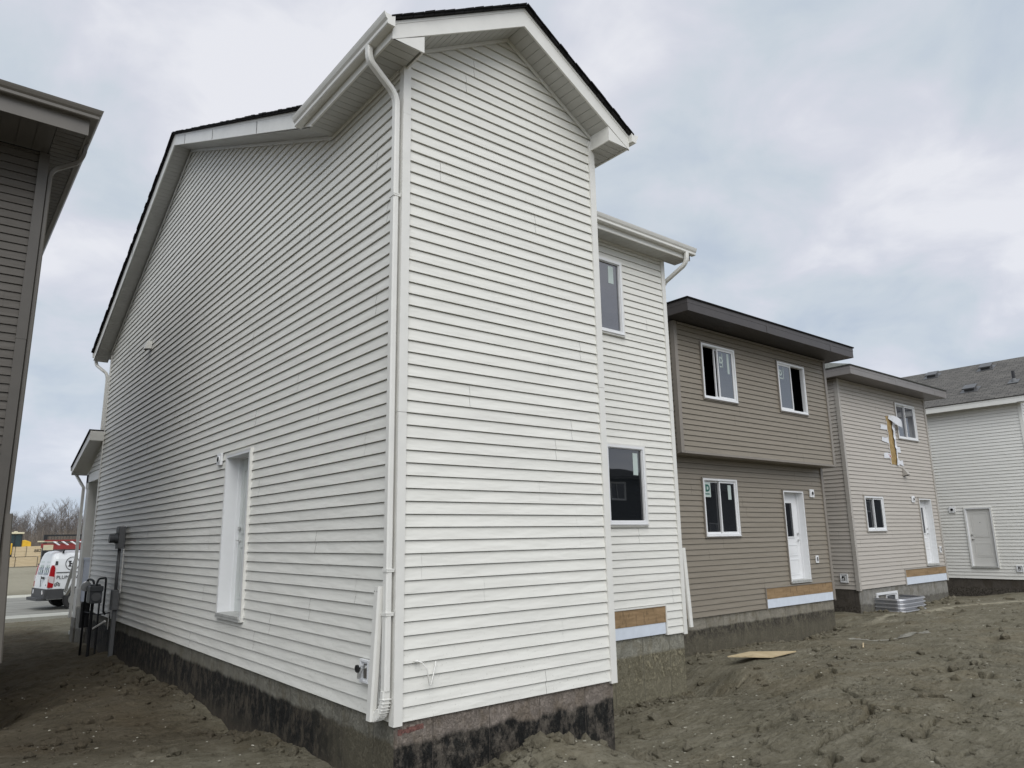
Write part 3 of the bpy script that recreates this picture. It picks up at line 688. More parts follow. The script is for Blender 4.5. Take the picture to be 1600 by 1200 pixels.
def ground_z(X, Y):
    X = np.asarray(X, float); Y = np.asarray(Y, float)
    Z = ground_base(X, Y)
    st = np.clip((Y - 23.3) / .6, 0, 1) * np.clip((38.6 - Y) / .6, 0, 1)
    near = np.clip(1.2 - np.hypot(X - 3, Y) / 38, .25, 1) * (1 - st)
    n = .055 * vnoise(X + .35 * Y, Y - .2 * X, .62, 1) + .034 * vnoise(X - .2 * Y, Y * 1.5, 1.3, 2) + .014 * (1 - np.abs(vnoise(X + .3 * Y, Y * 1.5, 2.6, 8)) * 2) * (vnoise(X, Y, .6, 12) * .5 + .5)
    rg = np.clip(vnoise(X, Y, .7, 41) * 1.2 + .45, .15, 1)
    n += (.011 * vnoise(X * .7, Y * 1.3, 4.4, 3) + .0065 * vnoise(X * .8, Y * 1.4, 9.5, 4) + .0045 * vnoise(X, Y * 1.3, 21, 5) + .0028 * vnoise(X, Y, 43, 6)) * (.5 + rg)
    for (ax, ay), (bx, by) in (((9.4, -.5), (8.7, -.9)), ((8.7, -.9), (8.07, -1.6)), ((8.07, -1.6), (7.5, -2.3)), ((12.5, -.2), (11, -.7)), ((11, -.7), (10.2, -1.6))):
        dx, dy = bx - ax, by - ay; t = np.clip(((X - ax) * dx + (Y - ay) * dy) / (dx * dx + dy * dy), 0, 1)
        n -= .045 * np.exp(-(((X - ax - t * dx) ** 2 + (Y - ay - t * dy) ** 2) / .03)) * (1 + vnoise(X, Y, 5, 44))
    # broken clay: little terraces
    tr = vnoise(X + .2 * Y, Y, 3.1, 21) + .5 * vnoise(X, Y, 8.2, 22)
    n += .0035 * np.tanh(np.sin(tr * 9) * 3) * np.clip(vnoise(X, Y, .8, 23) + .35, 0, 1)
    pas = np.clip((.4 - X) / .5, 0, 1) * np.clip((Y - 4) / 3, 0, 1) * np.clip((23 - Y) / 2, 0, 1) * np.clip((X + 4) / 1, 0, 1)
    n += pas * (.05 * vnoise(X, Y * .8, 1.6, 61) + .03 * vnoise(X, Y, 3.6, 62) + .018 * vnoise(X, Y, 8, 63))
    Z = Z + n * near
    for ic, ln in enumerate(CRK):
        big_ = 1.0 if ic < 17 else .55
        for (ax, ay), (bx, by) in zip(ln, ln[1:]):
            m = (X > min(ax, bx) - .25) & (X < max(ax, bx) + .25) & (Y > min(ay, by) - .25) & (Y < max(ay, by) + .25)
            if not np.any(m): continue
            xx, yy = X[m], Y[m]; wx = xx + .05 * vnoise(xx, yy, 7, 31) + .02 * vnoise(xx, yy, 20, 33); wy = yy + .05 * vnoise(xx, yy, 7, 32) + .02 * vnoise(xx, yy, 20, 34)
            dx, dy = bx - ax, by - ay; t = np.clip(((wx - ax) * dx + (wy - ay) * dy) / (dx * dx + dy * dy), 0, 1)
            d = np.hypot(wx - ax - t * dx, wy - ay - t * dy)
            wdt = .030 + .016 * (vnoise(xx, yy, 4, 35) + .2)
            Z[m] -= .26 * big_ * np.clip(1.15 - d / np.maximum(wdt * (.5 + .5 * big_), .012), 0, 1) ** .8 * (.6 + .4 * vnoise(xx, yy, 3, 36))
    Z = Z * (1 - st) + (-1.12) * st
    return Z
def axis_pts(segs):
    out_ = []
    for a, b, s in segs:
        n = max(1, int(round((b - a) / s))); out_ += list(np.linspace(a, b, n, endpoint=False))
    out_.append(segs[-1][1]); return np.array(out_)
gx = axis_pts([(-2500, -400, 300), (-400, -80, 40), (-80, -14, 3), (-14, -5, .25), (-5, -3.2, .06), (-3.2, 1.0, .026), (1.0, 7.6, .018), (7.6, 11, .032), (11, 17, .05), (17, 29, .09), (29, 42, .5), (42, 120, 3), (120, 500, 40), (500, 2500, 300)])
gy = axis_pts([(-2500, -400, 300), (-400, -60, 30), (-60, -12, 2), (-12, -5, .2), (-5, -3.2, .05), (-3.2, 2.2, .018), (2.2, 5.0, .032), (5.0, 11, .05), (11, 24, .065), (24, 40, .35), (40, 110, 1.6), (110, 400, 20), (400, 2500, 300)])
GX, GY = np.meshgrid(gx, gy)
GZ = ground_z(GX.ravel(), GY.ravel()).reshape(GX.shape)
nx, ny = len(gx), len(gy)
vid = np.arange(nx * ny).reshape(ny, nx)
quads = np.stack([vid[:-1, :-1], vid[:-1, 1:], vid[1:, 1:], vid[1:, :-1]], -1).reshape(-1, 4)
gm = bpy.data.meshes.new('ground')
gm.vertices.add(nx * ny); gm.vertices.foreach_set('co', np.stack([GX, GY, GZ], -1).ravel())
gm.loops.add(quads.size); gm.loops.foreach_set('vertex_index', quads.ravel().astype(np.int32))
gm.polygons.add(len(quads)); gm.polygons.foreach_set('loop_start', np.arange(0, quads.size, 4, dtype=np.int32)); gm.polygons.foreach_set('loop_total', np.full(len(quads), 4, np.int32))
gm.polygons.foreach_set('use_smooth', np.ones(len(quads), bool))
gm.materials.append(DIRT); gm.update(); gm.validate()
go = bpy.data.objects.new('ground', gm); COL.objects.link(go); go['kind'] = 'structure'
def gz(x, y): return float(ground_z(np.array([x]), np.array([y]))[0])

# street
m = MB(); m.box((-300, 25.72, -1.10), (300, 37.0, -.955)); o = m.make('road', ROADM); o['kind'] = 'structure'
m = MB()
x = -60.0
while x < 120: m.box((x, 24.05, -1.1), (x + 1.492, 25.25, -.862)); x += 1.5
o = m.make('sidewalk', WALKM); o['kind'] = 'structure'
m = MB()
x = -60.0
while x < 120:
    m.prism([(x, 25.26, -1.1), (x, 25.26, -.868), (x, 25.42, -.868), (x, 25.50, -.93), (x, 25.715, -.945), (x, 25.715, -1.1)], (2.99, 0, 0))
    m.prism([(x, 37.5, -1.1), (x, 37.5, -.85), (x, 37.30, -.85), (x, 37.24, -.93), (x, 37.003, -.945), (x, 37.003, -1.1)], (2.99, 0, 0)); x += 3
o = m.make('kerb', WALKM); o['kind'] = 'structure'

# loose clods and pale chips lying on the soil
def scatter(name, mat, n, smin, smax, seed, flat=.7, zone='near'):
    r = random.Random(seed); V = []; F = []; xs = []; ys = []; ss = []
    base = [Vector(v).normalized() for v in ((0, 0, 1), (.9, 0, .3), (.3, .85, .3), (-.7, .55, .3), (-.7, -.5, .35), (.3, -.9, .2), (.7, .5, -.4), (-.3, .9, -.4), (-.9, 0, -.4), (-.3, -.8, -.5), (.7, -.5, -.5), (0, 0, -1))]
    fc = ((0, 1, 2), (0, 2, 3), (0, 3, 4), (0, 4, 5), (0, 5, 1), (1, 6, 2), (2, 7, 3), (3, 8, 4), (4, 9, 5), (5, 10, 1), (6, 7, 2), (7, 8, 3), (8, 9, 4), (9, 10, 5), (10, 6, 1), (11, 7, 6), (11, 8, 7), (11, 9, 8), (11, 10, 9), (11, 6, 10))
    while len(xs) < n:
        u = r.random()
        if u < .55: x, y = r.uniform(2, 10), r.uniform(-3.4, 3.6)
        elif u < .75: x, y = r.uniform(-2.4, -.05), r.uniform(.2, 10)
        elif u < .85: x, y = r.uniform(.2, 3.2), r.uniform(-1.4, -.05)
        else: x, y = r.uniform(9, 24), r.uniform(-1, 4)
        if 0 < x < 2.7 and y > -.03 or 2.6 < x < 6.3 and y > 1.82: continue
        if zone == 'foot':
            if r.random() < .3: x, y = r.uniform(2.75, 6.4), 1.82 - r.random() ** 2 * .4
            else: x = r.uniform(9, 23.3); y = (4.04 if x < 15.1 else 4.40) - r.random() ** 2 * .5
            if 15.2 < x < 17.1: continue
        if zone == 'wall' and not (-.45 < x < 0 or (0 < x < 2.9 and -.5 < y)): 
            if r.random() < .9: continue
        dens = vnoise(np.array([x]), np.array([y]), 1.3, 55)[0]
        if r.random() > .35 + .8 * max(0, dens): continue
        xs.append(x); ys.append(y); ss.append(smin + (smax - smin) * r.random() ** 3.5)
    zs = ground_z(np.array(xs), np.array(ys))
    for x, y, z, s in zip(xs, ys, zs, ss):
        s *= 1 + max(0, (x - 8)) * .06
        b = len(V); a = r.uniform(0, 6.3); ca, sa = math.cos(a), math.sin(a); ex = r.uniform(.6, 1.5)
        for q in base:
            k = s * r.uniform(.7, 1.25); px, py = q.x * k * ex, q.y * k / ex
            V.append((x + px * ca - py * sa, y + px * sa + py * ca, z + q.z * k * flat + s * flat * .25))
        F += [tuple(b + i for i in t) for t in fc]
    me = bpy.data.meshes.new(name); me.from_pydata(V, [], F); me.materials.append(mat); me.update()
    o = bpy.data.objects.new(name, me); COL.objects.link(o); return o
tag(scatter('soil_clods', CLODM, 2600, .004, .034, 3), 'loose clods of dry clay strewn over the bare soil', 'clods', kind='stuff')
tag(scatter('backfill_clods', CLODM, 1100, .008, .085, 5, .8, 'wall'), 'bigger broken clods lying along the foot of the white house', 'clods', kind='stuff')
tag(scatter('footing_clods', CLODM, 900, .010, .06, 15, .8, 'foot'), 'crumbled clods heaped along the foundations of the neighbouring houses', 'clods', kind='stuff')
tag(scatter('pale_chips', CHIPM, 1300, .003, .018, 9, .35), 'pale chips of wood and stone scattered on the soil', 'chips', kind='stuff')

# ------------------------------------------------------------------ the white house
E = .1143
H = 6.157
house = thing('white_house', 'two storey white clapboard house nearest the camera, narrow gabled bay towards the viewer', 'house')
wr = Wall((0, 0, 0), (1, 0, 0), (0, -1, 0))         # rear face of the bay
ws = Wall((0, 0, 0), (0, 1, 0), (-1, 0, 0))         # long side wall
wc = Wall((0, 1.85, 0), (1, 0, 0), (0, -1, 0))      # recessed rear wall
we = Wall((6.25, 0, 0), (0, 1, 0), (1, 0, 0))       # far side wall
wb = Wall((2.66, 0, 0), (0, 1, 0), (1, 0, 0))       # bay return
wf = Wall((0, 14.4, 0), (1, 0, 0), (0, 1, 0))
SL = .592; SR = .435
mb = MB()
siding(mb, wr, lambda z: (0, 2.66) if z < 6.30 else (min(1.33, (z - 6.30) / SL), max(1.33, 2.66 - (z - 6.30) / SL)), 0, 7.09, cuts=(6.30,), seed=11)
mb.make('rear_siding', SIDW, house)
mb = MB()
def sshape(z):
    if z < H: return (0, 14.4)
    return (min(8.1, 1.65 + (z - H) / SR), max(8.1, 14.55 - (z - H) / SR) if z > H + .07 else 14.4)
siding(mb, ws, sshape, 0, 8.96, holes=[(3.77, 4.71, .55, 2.67)], cuts=(H, H + .07), seed=5)
# triangle of siding over the porch beam
siding(mb, Wall((0, 0, 0), (0, 1, 0), (-1, 0, 0)), lambda z: (14.42, max(14.43, 16.05 - max(0, z - 3.32) / .40)), 3.26, 3.98, zb=.0, cuts=(3.32,), seed=6, seams=False)
mb.make('side_siding', SIDW, house)
mb = MB(); siding(mb, wc, lambda z: (2.66, 6.25), 0, H, holes=[(4.18, 5.13, 4.62, 5.83), (4.60, 5.45, 1.66, 2.84), (3.9, 5.77, -.1, .44)], seed=9); mb.make('recessed_siding', SIDW, house)
mb = MB(); siding(mb, we, lambda z: (1.85, 14.4) if z < H else (1.85 + (z - H) / SR, 14.4 - (z - H) / SR), 0, 8.8, cuts=(H,), seed=13); siding(mb, wb, lambda z: (0, 1.85), 0, H, seed=14); mb.make('east_siding', SIDW, house)
mb = MB(); siding(mb, wf, lambda z: (0, 6.25), 0, H, seed=15, holes=[(1.0, 2.0, .1, 2.2), (3, 5.2, .8, 2.3), (1, 2.2, 3.8, 5.2), (3.6, 4.9, 3.8, 5.2)]); mb.make('front_siding', SIDW, house)
dr = door(house, Wall((0, 14.4, 0), (1, 0, 0), (0, 1, 0)), 1.0, 2.0, .1, 2.2, TRIMW, .1)
for a in ((3, 5.2, .8, 2.3), (1, 2.2, 3.8, 5.2), (3.6, 4.9, 3.8, 5.2)): window(house, wf, *a, TRIMW, 'slider')
# corner posts
post('corner_post', TRIMW, house, -.012, .072, -.012, .068, -.025, H, (2.62, 5.62))
post('corner_post', TRIMW, house, 2.590, 2.678, -.012, .07, -.025, 6.25, (3.15, 5.95))
post('corner_post', TRIMW, house, 6.180, 6.262, 1.838, 1.93, -.025, H, (3.5,))
post('corner_post', TRIMW, house, -.012, .07, 14.34, 14.42, -.02, H - .01, (3.0,))
post('corner_post', TRIMW, house, 6.18, 6.272, 14.33, 14.43, -.02, H - .01)
# trims under the soffits
mb = MB(); D = Vector((1.33, 0, SL * 1.33))
for sgn, x0 in ((1, 0.0), (-1, 2.66)):
    a = Vector((x0, -.022, 6.255)); mb.obox(a, (sgn * 1.33, 0, SL * 1.33), (0, .02, 0), (0, 0, .045))
mb.box((-.024, .085, H - .045), (-.002, 1.66, H - .002))
mb.obox((-.024, 1.66, H - .045), (0, 8.1 - 1.65, SR * (8.1 - 1.65)), (.022, 0, 0), (0, 0, .045))
mb.obox((-.024, 14.4, H + .02), (0, -(14.4 - 8.1), SR * (14.4 - 8.1)), (.022, 0, 0), (0, 0, .045))
mb.box((2.7, 1.826, H - .045), (6.165, 1.846, H - .002))
mb.make('frieze_trim', TRIMW, house)
# foundation
mb = MB(); mb.box((.026, .05, -1.6), (2.62, 14.3, -.001)); mb.box((2.6205, 1.95, -1.6), (6.2, 14.3, -.0012)); mb.make('foundation', CONC_SIDE, house)
mb = MB(); mb.box((.0265, .026, -1.6), (2.63, .0495, -.0015)); mb.box((2.6305, .027, -1.6), (2.64, 1.88, -.0012)); fo = mb.make('foundation', CONC_REAR, house)
mb = MB(); rr_ = random.Random(2); pz = -.075
for i in range(6): mb.box((.05 + i * .042, .0235, -.095 + i * .003 - rr_.uniform(0, .012)), (.05 + i * .042 + .0415, .0255, -.068 + i * .004 + rr_.uniform(0, .010)))
mb.make('red_paint_mark', plain('faded_red_paint', (.15, .07, .058), .9, var=.5, vs=60), fo)
mb = MB(); mb.box((2.645, 1.884, -1.6), (6.215, 1.9495, .03)); mb.make('foundation', CONC_REC, house)
# the bay front foundation must not cover the recess: block of the bay only
ledger(house, wc, 3.9, 5.77, .44, .19, .026, .19, TRIMW)
# roofs : main gable (ridge along X) with bay gable
OV = .32
def zt(y): return 6.50 + .432 * (y - 1.90)         # fascia top on the rake
RY, RZ = 8.15, 6.50 + .432 * (8.15 - 1.90)
mb = MB(); th = .028
roof_slab(mb, [(6.62, 1.44, zt(1.44) + th), (-.36, 1.44, zt(1.44) + th), (-.36, RY, RZ + th), (6.62, RY, RZ + th)], th)
roof_slab(mb, [(-.36, 14.95, 6.28 + th), (6.62, 14.95, 6.28 + th), (6.62, RY, RZ + th), (-.36, RY, RZ + th)], th)
apz = 7.28
roof_slab(mb, [(-.36, 1.82, 6.29 + th), (-.36, -.36, 6.29 + th), (1.33, -.36, apz + th), (1.33, 3.85, apz + th)], th)
roof_slab(mb, [(3.02, -.36, 6.29 + th), (3.02, 1.7, 6.29 + th), (1.33, 3.85, apz + th), (1.33, -.36, apz + th)], th)
# ragged shingle butts along the rakes
r2 = random.Random(4)
for sgn in (1, -1):
    for i in range(14):
        t0 = i / 14; zz = 6.29 + (apz - 6.29) * t0 + th; xx = -.36 + 1.69 * t0 if sgn > 0 else 3.02 - 1.69 * t0
        mb.obox((xx, -.372 - r2.uniform(0, .012), zz - .012), (sgn * 1.69 / 14 * .94, 0, (apz - 6.29) / 14), (0, .3, 0), (0, 0, .016 + r2.uniform(0, .006)))
for (ya, yb, za, zb_) in ((1.44, RY, zt(1.44), RZ), (14.95, RY, 6.28, RZ)):
    n = 46
    for i in range(n):
        t0 = i / n; yy = ya + (yb - ya) * t0; zz = za + (zb_ - za) * t0 + th
        mb.obox((-.372 - r2.uniform(0, .014), yy, zz - .014), (0, (yb - ya) / n * .94, (zb_ - za) / n), (.3, 0, 0), (0, 0, .017 + r2.uniform(0, .008)))
rf = mb.make('roof', SHBK, house)
# fascias
mb = MB()
FH = .225
mb.prism([(-.32, 1.53, zt(1.53) - FH), (-.32, RY, RZ - FH), (-.32, RY, RZ), (-.32, 1.53, zt(1.53))], (.022, 0, 0))
mb.prism([(-.32, RY + .001, RZ - FH), (-.32, 14.9, 6.30 - FH), (-.32, 14.9, 6.30), (-.32, RY + .001, RZ)], (.022, 0, 0))
mb.prism([(-.324, 1.9, zt(1.9) - .035), (-.324, RY, RZ - .035), (-.324, RY, RZ + .002), (-.324, 1.9, zt(1.9) + .002)], (.004, 0, 0))
mb.prism([(-.324, RY + .001, RZ - .035), (-.324, 14.9, 6.265), (-.324, 14.9, 6.302), (-.324, RY + .001, RZ + .002)], (.004, 0, 0))
mb.prism([(6.57, 1.53, zt(1.53) - FH), (6.57, RY, RZ - FH), (6.57, RY, RZ), (6.57, 1.53, zt(1.53))], (.022, 0, 0))
mb.prism([(6.57, RY + .001, RZ - FH), (6.57, 14.9, 6.30 - FH), (6.57, 14.9, 6.30), (6.57, RY + .001, RZ)], (.022, 0, 0))
# bay: rake boards with boxed returns
for s_ in (1, -1):
    X = lambda q: q if s_ > 0 else 2.66 - q
    mb.prism([(X(-.32), -.32, 6.31 - FH + .03), (X(1.33), -.32, apz - FH), (X(1.33), -.32, apz), (X(-.32), -.32, 6.30)], (0, .022, 0))
    mb.prism([(X(-.32), -.325, 6.30 - .03), (X(1.33), -.325, apz - .032), (X(1.33), -.325, apz + .003), (X(-.32), -.325, 6.303)], (0, .005, 0))
    # return box front, inner cheek
    mb.prism([(X(-.32), -.3165, 6.128), (X(.035), -.3165, 6.128), (X(.035), -.3165, 6.305), (X(-.32), -.3165, 6.115)], (0, .018, 0))
    mb.box((X(.035), -.298, 6.128), (X(.017), -.003, 6.33))
    mb.box((X(-.32), -.2975, 6.128), (X(-.30), 1.528, 6.30))
mb.box((2.98, 1.53, 6.128), (6.592, 1.552, 6.315))
fa = mb.make('fascia', TRIMW, house)
for (y0) in (7.35, 5.55, 3.4, 11.2):
    z_ = zt(y0) if y0 < RY else 6.30 + (14.9 - y0) * .432
    mb = MB(); mb.obox((-.3255, y0, z_ - FH + .002), (0, .006, .0025), (.003, 0, 0), (0, 0, FH - .04))
    mb.make('joint', ROOMD, fa)
# soffits
mb = MB()
slats(mb, (-.30, -.298, 6.140), (0, 1.94, 0), (.30, 0, 0), .016)
slats(mb, (2.662, -.298, 6.140), (0, 1.82, 0), (.30, 0, 0), .016)
slats(mb, (2.982, 1.552, 6.140), (3.6, 0, 0), (0, .298, 0), .016)
slats(mb, (-.298, 1.66, H + .0), (0, 8.1 - 1.66, SR * (8.1 - 1.66)), (.297, 0, 0), .016)
slats(mb, (-.298, 14.86, H - .1), (0, -(14.86 - 8.1), SR * (14.86 - 8.1)), (.297, 0, 0), .016)
slats(mb, (6.26, 1.66, H + .0), (0, 8.1 - 1.66, SR * (8.1 - 1.66)), (.297, 0, 0), .016)
slats(mb, (.036, -.298, 6.315), (1.294, 0, SL * 1.294), (0, .296, 0), .016)
slats(mb, (2.624, -.298, 6.315), (-1.294, 0, SL * 1.294), (0, .296, 0), .016)
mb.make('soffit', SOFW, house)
# gutters
mb = MB(); gutter(mb, (-.322, -.372, 6.328), (0, 1, 0), (-1, 0, 0), 2.19); mb.make('gutter', TRIMW, house)
mb = MB(); gutter(mb, (2.982, -.372, 6.328), (0, 1, 0), (1, 0, 0), 1.82); mb.make('gutter', TRIMW, house)
mb = MB(); gutter(mb, (2.99, 1.528, 6.328), (1, 0, 0), (0, -1, 0), 3.66); mb.make('gutter', TRIMW, house)
mb = MB(); gutter(mb, (-.34, 14.92, 6.29), (1, 0, 0), (0, 1, 0), 6.95); mb.make('gutter', TRIMW, house)
# downspouts
def arc(p0, p1, p2, n=6):
    p0, p1, p2 = map(Vector, (p0, p1, p2)); return [p0.lerp(p1, t / n).lerp(p1.lerp(p2, t / n), t / n) for t in range(n + 1)]
mb = MB(); DY = .044
path = [(-.375, DY, 6.22)] + arc((-.375, DY, 6.17), (-.375, DY, 6.07), (-.32, DY, 6.03), 5)[1:] + arc((-.16, DY, 5.89), (-.065, DY, 5.82), (-.062, DY, 5.70), 6)
path += [(-.062, DY, 4.5), (-.062, DY, .26)]
mb.rtube(path, (0, 1, 0), .078, .058)
mb.rtube(arc((-.062, DY, .26), (-.064, DY, .07), (-.085, DY + .10, .045), 9), (1, 0, 0), .074, .062)
ds = mb.make('downspout', TRIMW, house, smooth=False)
mb = MB()
for i, p in enumerate(arc((-.062, DY, .26), (-.064, DY, .07), (-.085, DY + .10, .045), 11)[1:-1]):
    mb.obox(p + Vector((-.0395, -.035 + i * .004, -.035 - i * .0005)), (.079, 0, 0), (0, .070 if i < 6 else .045, .0), (0, 0, .006 if i < 6 else .066))
mb.make('elbow_ribs', TRIMW, ds)
for z in (4.72, 1.22, .86):
    mb = MB(); mb.box((-.096, DY - .043, z), (-.02, DY + .043, z + .018)); mb.box((-.094, DY - .045, z + .017), (-.02, DY + .045, z + .028)); mb.make('strap', TRIMW, ds)
mb = MB()   # the extension, folded up and leaning on the wall
A = Vector((-.092, DY + .082, 1.10)); B = Vector((-.108, DY + .150, .010))
mb.rtube([A, B], (0, 1, 0), .092, .066); mb.make('downspout_extension', TRIMW, ds)
mb = MB()
mb.disc(A + Vector((-.032, -.02, -.04)), (-1, 0, 0), .006, .004, 8); mb.make('screw', CHROME, ds)
mb = MB(); mb.disc(A + Vector((-.032, .025, -.04)), (-1, 0, 0), .006, .004, 8); mb.make('screw', CHROME, ds)
mb = MB()   # downspout round the far corner of the recess
mb.rtube([(6.42, 1.47, 6.22)] + arc((6.42, 1.47, 6.16), (6.42, 1.47, 6.05), (6.405, 1.55, 5.99), 5)[1:] + arc((6.34, 1.88, 5.80), (6.32, 1.96, 5.72), (6.32, 1.96, 5.6), 5) + [(6.32, 1.96, .9), (6.32, 1.96, .02)], (1, 0, 0), .075, .06)
mb.rtube([(6.36, 1.90, 1.28), (6.40, 1.87, .06)], (1, 0, 0), .075, .05)
mb.make('downspout', TRIMW, house)
mb = MB()   # street side downspout
mb.rtube([(-.25, 14.98, 6.18)] + arc((-.25, 14.97, 6.12), (-.25, 14.96, 5.98), (-.20, 14.85, 5.92), 4)[1:] + arc((-.1, 14.55, 5.75), (-.03, 14.50, 5.7), (-.03, 14.50, 5.5), 4) + [(-.03, 14.50, 4.25)], (1, 0, 0), .075, .06)
mb.make('downspout', TRIMW, house)
# openings
dr = door(house, ws, 3.77, 4.71, .55, 2.67, TRIMW, .19, 'r', None, plain('side_door_paint', (.52, .54, .52), .45), panels=((.14, .86, .50, .93), (.14, .86, .08, .42)))
round_vent(house, ws, 5.03, 2.655, .085)
mb = MB(); mb.prism([ws.P(10.05, 5.40, .0), ws.P(10.05, 5.56, 0), ws.P(10.05, 5.54, .09), ws.P(10.05, 5.38, .13)], (0, .16, 0)); o = mb.make('vent_hood', TRIMW, house)
mb = MB(); mb.poly([ws.P(10.06, 5.399, .01), ws.P(10.20, 5.399, .01), ws.P(10.20, 5.379, .12), ws.P(10.06, 5.379, .12)]); mb.make('opening', ROOMD, o)
tap_plate(house, ws, .49, .355, .082, .098)
window(house, wc, 4.18, 5.13, 4.62, 5.83, TRIMW, 'fixed', None, GLASSB, stickers=(('w', 4.86, 4.98, 5.45, 5.74),))
window(house, wc, 4.60, 5.45, 1.66, 2.84, TRIMW, 'fixed', None, GLASSM, stickers=(('w', 5.22, 5.33, 2.40, 2.74),))
mb = MB(); mb.tube([(.17, -.02, .475), (.205, -.028, .47), (.245, -.035, .455), (.285, -.05, .40), (.305, -.06, .27), (.33, -.05, .27), (.385, -.025, .41), (.395, -.02, .45)], .006, 6)
mb.disc((.205, -.01, .47), (0, -1, 0), .012, .02, 10); mb.make('coax_cable', TRIMW, house, smooth=True)
# porch
mb = MB()
mb.obox((-.30, 14.36, 3.985), (0, 2.30, -.66), (.022, 0, 0), (0, 0, .225))      # rake board
mb.box((-.30, 14.34, 3.98), (.0, 14.36, 4.21))
mb.obox((-.278, 14.36, 4.00), (0, 2.28, -.655), (6.7, 0, 0), (0, 0, .02))
mb.box((-.30, 16.62, 3.30), (6.5, 16.64, 3.52))
mb.box((-.02, 14.42, 3.055), (.30, 16.06, 3.262)); mb.box((-.02, 15.78, 3.056), (6.2, 16.06, 3.30))
pf = mb.make('porch_beam', TRIMW, house)
mb = MB(); roof_slab(mb, [(6.6, 16.68, 3.535), (-.33, 16.68, 3.535), (-.33, 14.34, 4.245), (6.6, 14.34, 4.245)], .035); mb.make('porch_roof', SHBK, house)
mb = MB(); gutter(mb, (-.32, 16.645, 3.53), (1, 0, 0), (0, 1, 0), 6.9); mb.make('gutter', TRIMW, house)
mb = MB(); mb.rtube([(-.18, 16.70, 3.42), (-.18, 16.68, 3.32), (-.10, 16.25, 3.05), (-.06, 16.12, 2.95), (-.06, 16.12, 2.6), (-.06, 16.12, -.3)], (1, 0, 0), .07, .06); mb.make('downspout', TRIMW, house)
mb = MB()
for x0 in (-.0, 3.0, 5.85):
    mb = MB(); mb.box((x0, 15.72, .10), (x0 + .34, 16.05, 3.055)); mb.box((x0 - .02, 15.70, -.28), (x0 + .36, 16.07, .42)); mb.box((x0 - .02, 15.70, 2.9), (x0 + .36, 16.07, 3.05))
    mb.make('porch_column', TRIMW, house)
mb = MB(); mb.box((.0, 14.42, -1.3), (6.2, 16.05, -.02)); mb.box((-.03, 15.6, -1.3), (.4, 16.1, -.29)); mb.make('porch_slab', CONC_GR, house)
mb = MB(); mb.box((.06, 14.46, .12), (.10, 15.68, 1.12)); mb.box((.04, 14.46, 1.12), (.12, 15.68, 1.17)); mb.make('porch_rail_panel', PALEG, house)
mb = MB()
mb.rtube([(-.03, 16.25, 1.20), (-.03, 16.4, 1.10), (-.03, 17.42, .34), (-.03, 17.5, .26), (-.03, 17.44, .20), (-.03, 17.2, .22), (-.03, 16.5, .46), (-.03, 16.42, .52)], (1, 0, 0), .07, .06)
mb.box((-.06, 16.38, .42), (-.0, 16.44, 1.08))
mb.make('stair_rail', TRIMW, house)
mb = MB()
for i in range(4): mb.box((.1, 16.06 + i * .28, -1.2), (1.8, 16.06 + (i + 1) * .28, -.2 - i * .17))
mb.make('steps', WALKM, house)

# gas meter and electric meter on the side wall
g = thing('gas_meter', 'dark grey gas meter with black pipes at the far end of the white side wall', 'gas meter', (-.3, 12.2, gz(-.3, 12.2)))
gz0 = -g.location.z
def gm_(mb, name, mat, **k):
    o = mb.make(name, mat, None, **k); o.parent = g; o.matrix_parent_inverse = Matrix.Translation(-g.location); return o
mb = MB(); mb.box((-.42, 11.50, .32), (-.20, 11.85, .58)); mb.box((-.43, 11.48, .55), (-.19, 11.87, .66)); mb.disc((-.31, 11.68, .64), (0, 0, 1), .10, .05, 16)
gm_(mb, 'meter_body', PIPEG, bevel=.015)
mb = MB(); mb.disc((-.31, 11.50, .45), (0, -1, 0), .085, .02, 16); gm_(mb, 'dial', CONDU)
mb = MB()
mb.tube(arc((-.31, 11.56, .6), (-.31, 11.56, .80), (-.24, 11.66, .80)) + [(-.13, 11.85, .80)] + arc((-.10, 11.92, .80), (-.07, 11.98, .80), (-.07, 11.98, .70)) + [(-.07, 11.98, .12), (-.03, 11.98, .05)], .021, 10)
gm_(mb, 'gas_pipe', IRON, smooth=True)
mb = MB(); mb.tube(arc((-.31, 11.80, .6), (-.31, 11.80, .78), (-.36, 12.0, .78)) + arc((-.37, 12.05, .78), (-.39, 12.18, .78), (-.39, 12.18, .6)) + [(-.39, 12.18, -.9)], .022, 10); gm_(mb, 'gas_pipe', IRON, smooth=True)
mb = MB(); mb.tube([(-.24, 11.5, .32), (-.24, 11.5, -.9)], .018, 8); gm_(mb, 'support_leg', IRON)
mb = MB(); mb.tube([(-.32, 11.75, .32), (-.32, 11.75, -.9)], .03, 8); gm_(mb, 'support_leg', IRON)
mb = MB(); mb.tube([(-.39, 12.18, .12), (-.24, 11.5, .10), (-.05, 11.40, .13), (-.03, 11.5, .02)], .014, 8); gm_(mb, 'brace', IRON)
mb = MB(); mb.disc((-.42, 12.05, .64), (0, -1, 0), .10, .05, 18); mb.tube([(-.42, 12.05, .64), (-.42, 12.15, .64)], .05, 12); gm_(mb, 'regulator', CHROME, bevel=.006)
mb = MB(); mb.box((-.45, 12.20, -.20), (-.28, 12.32, .32)); gm_(mb, 'support_box', BLACKP, bevel=.01)
mb = MB(); mb.tube([(-.30, 11.55, -.17), (-.14, 11.30, -.02)], .02, 8); o = gm_(mb, 'tag_stick', TRIMW)
g2 = thing('electric_meter', 'grey electric meter box with round glass dome and conduit running into the soil', 'electric meter', (-.08, 10.9, gz(-.1, 10.9)))
def em_(mb, name, mat, **k):
    o = mb.make(name, mat, None, **k); o.parent = g2; o.matrix_parent_inverse = Matrix.Translation(-g2.location); return o
